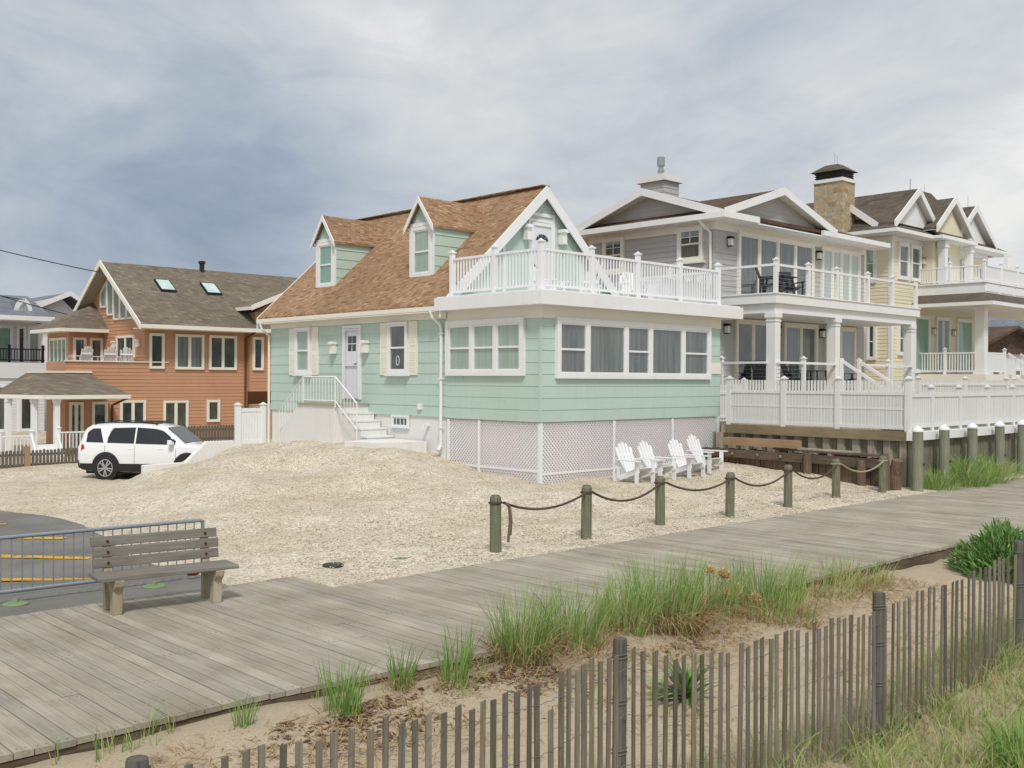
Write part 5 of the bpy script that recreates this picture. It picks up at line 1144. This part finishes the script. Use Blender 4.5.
for sg in (1, -1):
    top = lambda x: float(np.interp(x, [-2.15, -1.95, -.4, .3, .55, 1.15], [1.45, 1.585, 1.63, 1.59, 1.53, 1.14])); bt = lambda x: float(np.interp(x, [-2.2, 1.2], [1.17, 1.10]))
    sidepanel('side_window', 'car_glass', bt, lambda x: min(top(x), 1.17+(-1.50-x)*2.4+.0) if x > -1.66 else min(top(x), 1.17+(x+2.2)*3.6), -2.12, -1.50, sg, nx=14)
    sidepanel('side_window', 'car_glass', bt, lambda x: min(top(x), 1.15+(x+1.42)*2.6), -1.36, -.42, sg, nx=12)
    sidepanel('side_window', 'car_glass', bt, lambda x: top(x), -.36, 1.02, sg, nx=12)
    sidepanel('side_cladding', 'black', lambda x: sec(x)[0]+.02, lambda x: .51, -2.40, 2.36, sg, .014, 30, 2)
    for wx in (-1.40, 1.46):
        b = MB()
        for rr0, rr1, oo in ((.40, .50, .02),):
            vs = []
            for t in np.linspace(-.25, math.pi+.25, 25):
                for rr_, o2 in ((rr0, -.03), (rr0, oo), (rr1, oo-.006), (rr1, -.03)):
                    x, z = wx+rr_*math.cos(t), .375+rr_*math.sin(t); vs.append((x, sg*(ysurf(x, max(z, .3))+o2), z))
            b.add(vs, [(i*4+j, i*4+(j+1) % 4, (i+1)*4+(j+1) % 4, (i+1)*4+j) for i in range(24) for j in range(4)])
        b.build('wheel_arch', M['black'], V)
        part('wheel_well', 'black', V, lambda b: b.lathe((wx, sg*.80, .375), [(.415, 0), (.415, sg*.168), (.0, sg*.168)], 28, axis='y'))
        w = part('wheel', 'tyre', V, lambda b: b.lathe((wx, sg*.78, .375), [(.24, sg*.0), (.34, sg*.0), (.37, sg*.03), (.375, sg*.1), (.37, sg*.17), (.345, sg*.205), (.27, sg*.215), (.265, sg*.19), (.0, sg*.185)], 32, axis='y'), smooth=False)
        def rim(b):
            yv = sg*.995-sg*.005
            for q in range(10):
                a = 2*math.pi*q/10+(.12 if q % 2 else -.12)+math.pi*(q//2)*0
                b.beam((wx+.05*math.cos(a), yv, .375+.05*math.sin(a)), (wx+.255*math.cos(a), yv, .375+.255*math.sin(a)), .02, .04, 0, (-math.sin(a), 0, math.cos(a)))
            b.lathe((wx, sg*.965, .375), [(.27, 0), (.27, sg*.03), (.245, sg*.032), (.245, 0)], 28, axis='y'); b.lathe((wx, sg*.965, .375), [(.07, 0), (.06, sg*.035), (0, sg*.035)], 14, axis='y')
        part('rim', 'alloy', w, rim)
    part('mirror', 'car', V, lambda b: b.hexa([(.82, sg*.93, 1.10), (1.02, sg*.93, 1.10), (1.02, sg*1.14, 1.12), (.84, sg*1.14, 1.12), (.82, sg*.93, 1.20), (1.0, sg*.93, 1.2), (.98, sg*1.13, 1.27), (.84, sg*1.13, 1.27)]), bevel=.02)
    part('roof_rail', 'black', V, lambda b: b.tube([(-1.95, sg*.62, 1.71), (-1.8, sg*.62, 1.775), (.1, sg*.62, 1.775), (.3, sg*.62, 1.70)], .018, 6))
    part('tail_light', 'red_lens', V, lambda b: b.hexa([(-2.46, sg*.60, .90), (-2.30, sg*.925, .90), (-2.16, sg*.945, .98), (-2.44, sg*.60, 1.02), (-2.44, sg*.60, 1.03), (-2.28, sg*.915, 1.10), (-2.2, sg*.925, 1.10), (-2.42, sg*.6, 1.08)]))
    sidepanel('headlight', 'clear_lens', lambda x: .82, lambda x: .93-.0*(x-2.0), 1.98, 2.30, sg, .01, 5, 2)
    for x in (-.52, .52): part('door_handle', 'car', V, lambda b: b.box(x-.1, x+.1, sg*(ysurf(x, .97))-.01, sg*(ysurf(x, .97))+.03, .955, .985))
    for x in (-1.44, -.39, 1.06):
        b = MB()
        zs = np.linspace(.5, 1.08, 7)
        vs = [(x+dx, sg*(ysurf(x, z)+.003), z) for z in zs for dx in (-.006, .006)]
        b.add(vs, [(2*i, 2*i+1, 2*i+3, 2*i+2) for i in range(6)]); b.build('door_seam', M['black'], V)
b = MB(); b.hexa([(.66, -.62, 1.612), (1.30, -.70, 1.148), (1.30, .70, 1.148), (.66, .62, 1.612), (.66, -.62, 1.632), (1.30, -.70, 1.165), (1.30, .70, 1.165), (.66, .62, 1.632)]); b.build('windshield', M['car_glass'], V)
b = MB(); b.hexa([(-2.375, -.66, 1.17), (-2.375, .66, 1.17), (-2.19, .60, 1.57), (-2.19, -.60, 1.57), (-2.40, -.66, 1.17), (-2.40, .66, 1.17), (-2.235, .60, 1.57), (-2.235, -.60, 1.57)]); b.build('rear_window', M['car_glass'], V)
part('rear_bumper', 'black', V, lambda b: b.hexa([(-2.50, -.72, .40), (-2.50, .72, .40), (-2.38, .90, .36), (-2.38, -.90, .36), (-2.51, -.74, .60), (-2.51, .74, .60), (-2.39, .93, .60), (-2.39, -.93, .60)]))
part('sunroof', 'car_glass', V, lambda b: b.box(-.75, .15, -.42, .42, 1.735, 1.762))
part('underbody', 'black', V, lambda b: b.box(-2.2, 2.2, -.75, .75, .18, .32))
h = R(-48)
rear = Vector((13.7, 33.55)); cen = rear+Vector((math.cos(h), math.sin(h)))*1.40*.95+Vector((-math.sin(h), math.cos(h)))*.9
place(V, (cen.x, cen.y, -.73), h); V.scale = (.95, 1, 1.05)

# ------------------------------------------------------------------ service wires
for p, q, sag, l in (((6, 52, 10.9), (19.5, 48.6, 7.55), .3, 'upper overhead service wire reaching the gable of the cedar house'), ((6, 52, 9.9), (18.6, 50.2, 5.6), .35, 'middle overhead service wire sloping down to the octagonal room roof'), ((6, 54, 8.9), (19.4, 58.4, 6.75), .25, 'lowest overhead wire crossing in front of the arched dormer')):
    P, Q = Vector(p), Vector(q); pts = [P.lerp(Q, t)-Vector((0, 0, sag*4*t*(1-t))) for t in np.linspace(0, 1, 20)]
    o = part('overhead_wire', 'wire', None, lambda b: b.tube(pts, .022, 6), org=tuple(Q)); tag(o, l, 'wire', 'overhead wires')

# ------------------------------------------------------------------ snow fence
path = [(2.0, 4.62), (2.9, 4.38), (3.6, 4.28), (4.4, 4.26), (5.2, 4.36), (5.7, 4.24), (6.3, 4.14), (7.3, 4.1), (8.1, 4.07), (9.2, 3.93), (10.3, 3.78), (12, 3.55), (14, 3.4)]
px_, py_ = [p[0] for p in path], [p[1] for p in path]
def ftop(x): return float(np.interp(x, [2, 2.5, 4, 5.2, 5.6, 6.6, 8, 8.6, 9.3, 10.2, 12], [.78, .80, .82, .85, .75, .74, .73, .78, .87, .97, 1.05]))
secs = [(2.08, 5.16, 'left section of the wire bound snow fence, running out of the bottom of the picture'), (5.26, 8.0, 'middle section of the wire bound snow fence between its two nearest posts'), (8.16, 10.24, 'right section of the wire bound snow fence below the round bush'), (10.37, 13.6, 'farthest section of the wire bound snow fence past the right picture edge')]
for xa, xb, l in secs:
    ym_ = float(np.interp((xa+xb)/2, px_, py_)); t = thing('snow_fence', l, 'fence', ((xa+xb)/2, ym_, -.35), 'snow fence sections')
    x = xa; xn = xa
    while x < xb:
        x = xn; sl2 = (float(np.interp(x+.02, px_, py_))-float(np.interp(x-.02, px_, py_)))/.04; xn = x+random.gauss(.089, .006)/math.sqrt(1+sl2*sl2); y = float(np.interp(x, px_, py_))+random.uniform(-.005, .005); zt = ftop(x)+random.gauss(0, .018)
        if random.random() < .05: zt -= random.uniform(.08, .22)
        zb = gz(x, y)-.1; w = random.uniform(.033, .039)/2; lean = random.gauss(0, .006); ln2 = random.gauss(0, .008)
        a = random.uniform(-.35, .1); ca, sa = math.cos(a), math.sin(a)
        def C_(u, v, cx, cy): return (cx+u*ca-v*sa, cy+u*sa+v*ca)
        b = MB(); q = []
        for z, cx, cy in ((zb, x, y), (zt, x+lean, y+ln2)):
            for u, v in ((-w, -.005), (w, -.005), (w, .005), (-w, .005)): xx, yy = C_(u, v, cx, cy); q.append((xx, yy, z))
        q[4] = (*q[4][:2], zt-random.uniform(0, .012)); q[7] = (*q[7][:2], q[4][2])
        tn_ = random.uniform(.68, 1.35)
        b.hexa(q, 0, (tn_, tn_*random.uniform(.93, 1.0), tn_*random.uniform(.84, 1.02))); b.build('picket', M['picket_wood'], t, recalc=False)
        x = xn
    for hh in (.12, .42, .75):
        pts = []
        for i, x in enumerate(np.arange(xa-.08, xb+.08, .046)):
            pts.append((x, float(np.interp(x, px_, py_))+(.010 if i % 2 else -.010), ftop(x)-hh+.008*math.sin(x*7)))
        part('binding_wire', 'wire_gray', t, lambda b: b.tube(pts, .002, 4))
for x, y, zt, r, l in ((2.02, 4.60, .86, .052, 'gray square topped snow fence post at the lower left corner of the fence'), (5.22, 4.44, .90, .047, 'round gray snow fence post with wire wraps, nearest in the middle'), (8.09, 4.09, .86, .052, 'thick dark gray snow fence post to the right of the small spiky plant'), (10.30, 3.80, 1.09, .05, 'gray snow fence post at the right picture edge below the round bush')):
    t = thing('fence_post', l, 'post', (x, y, -.35), 'snow fence posts')
    part('post', 'fence_post', t, lambda b: b.tube([(x, y, -.8), (x+.005, y, zt-.02), (x+.005, y, zt)], [r, r*.99, r*.93], 14))
    for hh in (.14, .44, .77): part('wire_wrap', 'wire_gray', t, lambda b: b.tube([(x+(r+.004)*math.cos(a), y+(r+.004)*math.sin(a), zt-hh+.004*a) for a in np.linspace(0, 12.4, 40)], .003, 5))

# ------------------------------------------------------------------ plants
def blades(mb, cx, cy, n, h, rad, tone=(0., .6), lean=.30, w=.006, bend=.45, zoff=-.03, seg=4, wind=(.05, -.03)):
    for _ in range(n):
        r = rad*math.sqrt(random.random()); a = random.uniform(0, 6.283); x, y = cx+r*math.cos(a), cy+r*math.sin(a)
        z = gz(x, y)+zoff; hh = h*random.uniform(.55, 1.1); da = a+random.gauss(0, .7); l = abs(random.gauss(lean, lean*.5))*hh
        dx, dy = math.cos(da)*l+wind[0]*hh, math.sin(da)*l+wind[1]*hh; ww = w*random.uniform(.7, 1.3); pa = random.uniform(0, 3.14); ux, uy = math.cos(pa)*ww, math.sin(pa)*ww
        t0 = random.uniform(*tone); vs = []
        for k in range(seg):
            t = k/seg; q = t**1.7; dr = bend*l*max(0, t-.5)
            vs += [(x+dx*q-ux*(1-t*.75), y+dy*q-uy*(1-t*.75), z+hh*t-dr*.6), (x+dx*q+ux*(1-t*.75), y+dy*q+uy*(1-t*.75), z+hh*t-dr*.6)]
        vs.append((x+dx, y+dy, z+hh-bend*l*.5))
        fs = [(2*k, 2*k+1, 2*k+3, 2*k+2) for k in range(seg-1)]+[(2*seg-2, 2*seg-1, 2*seg)]
        mb.add(vs, fs, 0, t0)
def clump(cx, cy, n, h, rad, label, tone=(0., .55), straw=0, **kw):
    t = thing('beach_grass', label, 'grass clump', (cx, cy, gz(cx, cy)), 'clumps of beach grass')
    mb = MB(); blades(mb, cx, cy, n, h, rad, tone, **kw); mb.build('blades', M['grass'], t, recalc=False)
    if straw:
        mb = MB(); blades(mb, cx, cy, straw, h*.6, rad*1.15, (0, 1), lean=1.0, w=.006, bend=1.3, wind=(.0, -.25)); mb.build('dry_blades', M['straw'], t, recalc=False)
CL_ = [(6.98, 7.18, 520, .80, .27, 'tall green beach grass clump at the left end of the tuft row on the boardwalk edge', 200), (7.65, 7.15, 520, .74, .33, 'green beach grass clump right of the leftmost tuft on the boardwalk edge', 120), (8.45, 7.12, 480, .78, .27, 'narrow upright beach grass clump in the middle of the row by the boardwalk', 60),
       (9.1, 7.15, 800, .90, .42, 'largest and tallest beach grass clump with straw drooping from it', 480), (9.85, 7.1, 520, .74, .36, 'beach grass clump just left of the tan dried flower heads', 140), (11.0, 7.08, 700, .68, .50, 'bushy beach grass clump right of the tan dried flower heads', 60), (12.1, 7.0, 380, .50, .55, 'yellowing beach grass clump right of the bushy one on the boardwalk edge', 150),
       (13.0, 6.95, 340, .52, .5, 'thin yellow green beach grass clump nearest the bare sand and round bush', 160), (10.5, 6.65, 380, .42, .5, 'short mixed grass tuft on the sand below the dried flower heads', 240)]
for (x, y, n, h, r, l, s_) in CL_: clump(x, y, int(n*.54), h, r, l, (0.05, .88) if x < 12 else (.35, .98), int(s_*1.4), w=.0055)
for (x, y, n, h, r, l, s_) in [(4.75, 6.95, 102, .50, .15, 'bright green grass sprout near the lower left of the sand strip', 12), (5.54, 7.2, 66, .46, .10, 'thin green grass sprout beside the boardwalk edge, second from left', 60), (5.98, 7.0, 66, .44, .12, 'green and straw grass sprout left of the tuft row', 70), (6.3, 7.32, 48, .50, .16, 'sparse tall grass sprout against the boardwalk edge', 40), (3.99, 7.14, 42, .28, .07, 'smallest grass sprout at the far lower left near the boardwalk', 0), (3.55, 5.9, 40, .26, .07, 'grass sprout behind the left end of the snow fence', 0)]:
    clump(x, y, n, h, r, l, (.0, .5), s_, lean=.2)
for (x, y, n, h, r, l) in [(25.0, 11.05, 420, .62, .4, 'green grass clump at the foot of the corner piling'), (26.3, 11.0, 800, .85, .5, 'dense bright green grass clump between the second and third pilings'), (27.5, 11.1, 700, .8, .55, 'dense grass clump in front of the third piling'), (28.7, 11.15, 420, .55, .5, 'yellowish low grass clump left of the fourth piling'), (29.7, 11.1, 240, .35, .4, 'short grass tuft right of the fourth piling')]:
    t = clump(x, y, int(n*.8), h, r, l, (.1, .8) if 'yellow' not in l else (.45, .95), 60, w=.009, lean=.5)
# sparse growth around the fence and on the near dune (nobody could count it)
mb = MB()
for _ in range(1700):
    x = random.uniform(6.4, 14.5); y = random.uniform(1.2, 4.5)
    if x < 7.6 and random.random() < .5: continue
    blades(mb, x, y, random.randint(6, 15), random.uniform(.2, .5), .12, (.42, 1.0), lean=.6, w=.0045, bend=.8)
for _ in range(110):
    x = random.uniform(4.6, 8.4); y = random.uniform(3.0, 4.7); blades(mb, x, y, random.randint(4, 9), random.uniform(.2, .42), .08, (.3, .95), lean=.45, w=.004, bend=.7)
for _ in range(46):
    x = random.uniform(2.6, 8.2); y = float(np.interp(x, BWX, BWY))-abs(random.gauss(.05, .22)); blades(mb, x, y, random.randint(3, 11), random.uniform(.12, .36), .05, (.1, .9), lean=.4, w=.0042, bend=.6)
tag(mb.build('dune_grass', M['grass'], recalc=False), 'sparse yellow green grass on the near dune, through the snow fence and along the boardwalk edge', 'grass', kind='stuff')
mb = MB()
for _ in range(9000):
    x, y = (random.uniform(2.5, 15), random.gauss(6.6, .42)) if random.random() < .6 else (random.uniform(6.5, 14), random.uniform(1.6, 5.5))
    if y > 7.1 or (13.9 < x < 15 and y > 5.5): continue
    z = gz(x, y)+.006; a = random.uniform(0, 6.28); l = random.uniform(.05, .22); w = .004; c_, s_ = math.cos(a), math.sin(a); hz = random.uniform(0, .05)
    mb.add([(x-s_*w, y+c_*w, z+.004), (x+s_*w, y-c_*w, z+.004), (x+c_*l*.5+s_*w, y+s_*l*.5-c_*w, z+hz), (x+c_*l*.5-s_*w, y+s_*l*.5+c_*w, z+hz), (x+c_*l, y+s_*l, z)], [(0, 1, 2, 3), (3, 2, 4)], 0, random.random())
for _ in range(4200):
    x, y = random.uniform(2.4, 9.5), 7.05-abs(random.gauss(0, .42))
    if math.sin(x*3.1)+math.sin(x*1.3+y*2)+random.gauss(0, .7) < .3: continue
    z = gz(x, y)+.004; a = random.uniform(0, 6.28); l = random.uniform(.015, .06); w_ = l*random.uniform(.2, .45); c_, s_ = math.cos(a), math.sin(a)
    mb.add([(x-c_*l, y-s_*l, z), (x-s_*w_, y+c_*w_, z+random.uniform(.002, .02)), (x+c_*l, y+s_*l, z+random.uniform(0, .02)), (x+s_*w_, y-c_*w_, z+random.uniform(0, .02))], [(0, 1, 2, 3)], 1, random.random())
tag(mb.build('dry_litter', [M['straw'], M['dead_leaf']], recalc=False), 'dry straw and leaf litter scattered over the sand strip', 'litter', kind='stuff')
for x, y, n, h, r, l in ((7.95, 2.9, 240, .42, .22, 'bright green leafy clump in the lower right corner of the picture'),):
    clump(x, y, n, h, r, l, (.1, .55), 40, w=.012)
def leafy(mb, c, n, rx, rz, L, W, tone, up=.5, inner=.35, base_z=None):
    for _ in range(n):
        u = random.gauss(0, 1), random.gauss(0, 1), abs(random.gauss(0, 1))*.9+.05; m_ = math.sqrt(sum(k*k for k in u)); d = Vector((u[0]/m_, u[1]/m_, u[2]/m_))
        s_ = (inner+(1-inner)*random.random()**.5)*(1+.14*math.sin(d.x*5+1)+.12*math.sin(d.y*7)); p = Vector((c[0]+d.x*rx*s_, c[1]+d.y*rx*s_, c[2]+d.z*rz*s_))
        t = (d*random.uniform(.6, 1.2)+Vector((random.gauss(0, .45), random.gauss(0, .45), up+random.gauss(0, .35)))).normalized()
        sd = t.cross(Vector((random.gauss(0, 1), random.gauss(0, 1), random.gauss(0, 1)))).normalized(); l = L*random.uniform(.6, 1.2); w = W*random.uniform(.7, 1.2); nrm = sd.cross(t); dr = nrm*(-.12*l)
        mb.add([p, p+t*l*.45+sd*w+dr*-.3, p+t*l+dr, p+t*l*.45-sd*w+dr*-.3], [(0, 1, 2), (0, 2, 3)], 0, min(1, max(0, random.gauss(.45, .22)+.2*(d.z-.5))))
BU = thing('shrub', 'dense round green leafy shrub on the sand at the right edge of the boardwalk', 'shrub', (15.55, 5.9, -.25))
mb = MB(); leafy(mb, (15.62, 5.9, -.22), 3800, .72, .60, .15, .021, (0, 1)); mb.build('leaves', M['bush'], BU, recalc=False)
part('stem', 'old_wood', BU, lambda b: [b.tube([(15.55, 5.9, -.4), (15.55+.5*math.cos(k), 5.9+.5*math.sin(k), .05+.08*(k % 3))], [.018, .006], 6) for k in range(9)])
SP = thing('spiky_plant', 'small spiky green plant on the sand just behind the snow fence', 'plant', (7.35, 5.5, -.33))
mb = MB()
for _ in range(110):
    a = random.uniform(0, 6.28); e = random.uniform(.15, 1.25); l = random.uniform(.32, .52); d = Vector((math.cos(a)*math.cos(e), math.sin(a)*math.cos(e), math.sin(e))); sd = d.cross(Vector((0, 0, 1))).normalized()*.016; p = Vector((7.35, 5.5, gz(7.35, 5.5)+random.uniform(0, .12)))
    mb.add([p-sd*.6, p+sd*.6, p+d*l*.5+sd, p+d*l*.5-sd, p+d*l+Vector((0, 0, -.05))], [(0, 1, 2, 3), (3, 2, 4)], 0, random.uniform(.2, 1))
mb.build('leaves', M['bush'], SP, recalc=False)
FLW = thing('dried_flower', 'tan dried flower heads on thin stems among the beach grass', 'flowers', (10.2, 7.0, -.2))
for x, y, z in ((9.81, 7.0, .42), (10.05, 7.0, .36), (10.12, 7.0, .32), (10.05, 6.95, .13), (10.33, 6.98, .14), (10.30, 6.95, .06), (10.57, 6.9, .02), (10.59, 6.9, -.07)):
    mb = MB(); leafy(mb, (x, y, z), 150, .055, .06, .035, .010, (0, 1), .2, .1); leafy(mb, (x, y, z+.01), 80, .05, -.05, .035, .010, (0, 1), -.2, .1)
    f_ = mb.build('flower_head', M['flower'], FLW, recalc=False)
    part('stem', 'straw', f_, lambda b: b.tube([(x-.03, y-.05, gz(x, y)-.02), (x-.01, y, z)], .004, 5))
# big debris and footprints free patch: dark weed wrack
# ------------------------------------------------------------------ light, sky, camera
w = bpy.data.worlds.new('World'); S.world = w; w.use_nodes = True; n = w.node_tree; n.nodes.clear()
o = N(n, 'ShaderNodeOutputWorld'); bg = N(n, 'ShaderNodeBackground'); bg.inputs[1].default_value = .09
sky = N(n, 'ShaderNodeTexSky', sky_type='NISHITA'); sky.sun_disc = False
SUN_EL, SUN_AZ = 52, 232   # degrees; azimuth of the direction towards the sun in the XY plane, from +X
sky.sun_elevation = R(SUN_EL); sky.sun_rotation = R(90-SUN_AZ); sky.air_density = 1.0; sky.dust_density = 2.0
tc = N(n, 'ShaderNodeTexCoord'); sp = N(n, 'ShaderNodeSeparateXYZ'); ln(n, tc.outputs['Generated'], sp.inputs[0])
def mth(op, a, b=None, clamp=False):
    m_ = N(n, 'ShaderNodeMath', operation=op, use_clamp=clamp)
    for s_, v in zip(m_.inputs, (a, b)):
        if v is None: continue
        if hasattr(v, 'is_output'): ln(n, v, s_)
        else: s_.default_value = v
    return m_.outputs[0]
mp = N(n, 'ShaderNodeMapping'); ln(n, tc.outputs['Generated'], mp.inputs[0]); mp.inputs['Rotation'].default_value = (R(9), R(-6), 0); mp.inputs['Scale'].default_value = (1, 1, 2.0)
def wn(sc, det, ro, dist=0.):
    x = N(n, 'ShaderNodeTexNoise'); x.inputs['Scale'].default_value = sc; x.inputs['Detail'].default_value = det; x.inputs['Roughness'].default_value = ro; x.inputs['Distortion'].default_value = dist
    ln(n, mp.outputs[0], x.inputs['Vector']); return x.outputs[0]
n1 = wn(2.2, 7, .55, .9); n2 = wn(6.5, 9, .62, .8)
def bank(d, k):   # broad cloud bank around one compass direction: 1 in its middle, falling to 0
    v = N(n, 'ShaderNodeVectorMath', operation='DOT_PRODUCT'); ln(n, tc.outputs['Generated'], v.inputs[0]); v.inputs[1].default_value = Vector(d).normalized()
    return mth('POWER', mth('MAXIMUM', v.outputs[1], 0.0), k)
dark = bank((.42, .90, .13), 34); top = bank((.40, .84, .36), 40); dark2 = bank((.80, .55, .22), 60); bright = bank((.68, .72, .16), 90); bright2 = bank((.98, .15, .16), 26)
t = mth('ADD', mth('MULTIPLY', n1, .70), mth('MULTIPLY', n2, .30))
t = mth('SUBTRACT', t, mth('MULTIPLY', dark, .27)); t = mth('SUBTRACT', t, mth('MULTIPLY', dark2, .03)); t = mth('ADD', t, mth('MULTIPLY', top, .07)); t = mth('ADD', t, mth('MULTIPLY', bright, .10)); t = mth('ADD', t, mth('MULTIPLY', bright2, .10))
cl = ramp(n, t, [(.14, (2.7, 3.35, 4.4)), (.26, (3.7, 4.35, 5.3)), (.38, (5.0, 5.55, 6.2)), (.48, (6.3, 6.65, 7.0)), (.57, (7.3, 7.5, 7.6)), (.68, (9.2, 9.1, 8.9))])
skyc = mixc(n, .92, sky.outputs[0], cl)
ln(n, skyc, bg.inputs[0]); ln(n, bg.outputs[0], o.inputs[0])
sl_ = bpy.data.lights.new('sun', 'SUN'); sl_.energy = 2.35; sl_.angle = R(11); sl_.color = (1, .96, .9)
so = bpy.data.objects.new('sun', sl_); COL.objects.link(so)
dv = Vector((math.cos(R(SUN_AZ))*math.cos(R(SUN_EL)), math.sin(R(SUN_AZ))*math.cos(R(SUN_EL)), math.sin(R(SUN_EL))))
so.rotation_euler = dv.to_track_quat('Z', 'Y').to_euler(); so.location = dv*60
cam = bpy.data.cameras.new('camera'); co = bpy.data.objects.new('camera', cam); COL.objects.link(co); S.camera = co
cam.sensor_width = 36; cam.lens = 36*1035/1024; cam.clip_end = 3000; cam.clip_start = .1
yaw, pit, rol = R(46.4), R(-.23), R(.3)
Fv = Vector((math.cos(yaw)*math.cos(pit), math.sin(yaw)*math.cos(pit), math.sin(pit))); R0 = Vector((math.sin(yaw), -math.cos(yaw), 0)); U0 = R0.cross(Fv)
Rc = R0*math.cos(rol)+U0*math.sin(rol); Uc = U0*math.cos(rol)-R0*math.sin(rol)
mt = Matrix((Rc, Uc, -Fv)).transposed().to_4x4(); mt.translation = (0, 0, 2.6); co.matrix_world = mt
S.view_settings.view_transform = 'Standard'; S.view_settings.look = 'None'; S.view_settings.exposure = .11; S.view_settings.gamma = 1
S.cycles.max_bounces = 6; S.cycles.transparent_max_bounces = 12; S.cycles.caustics_reflective = False; S.cycles.caustics_refractive = False
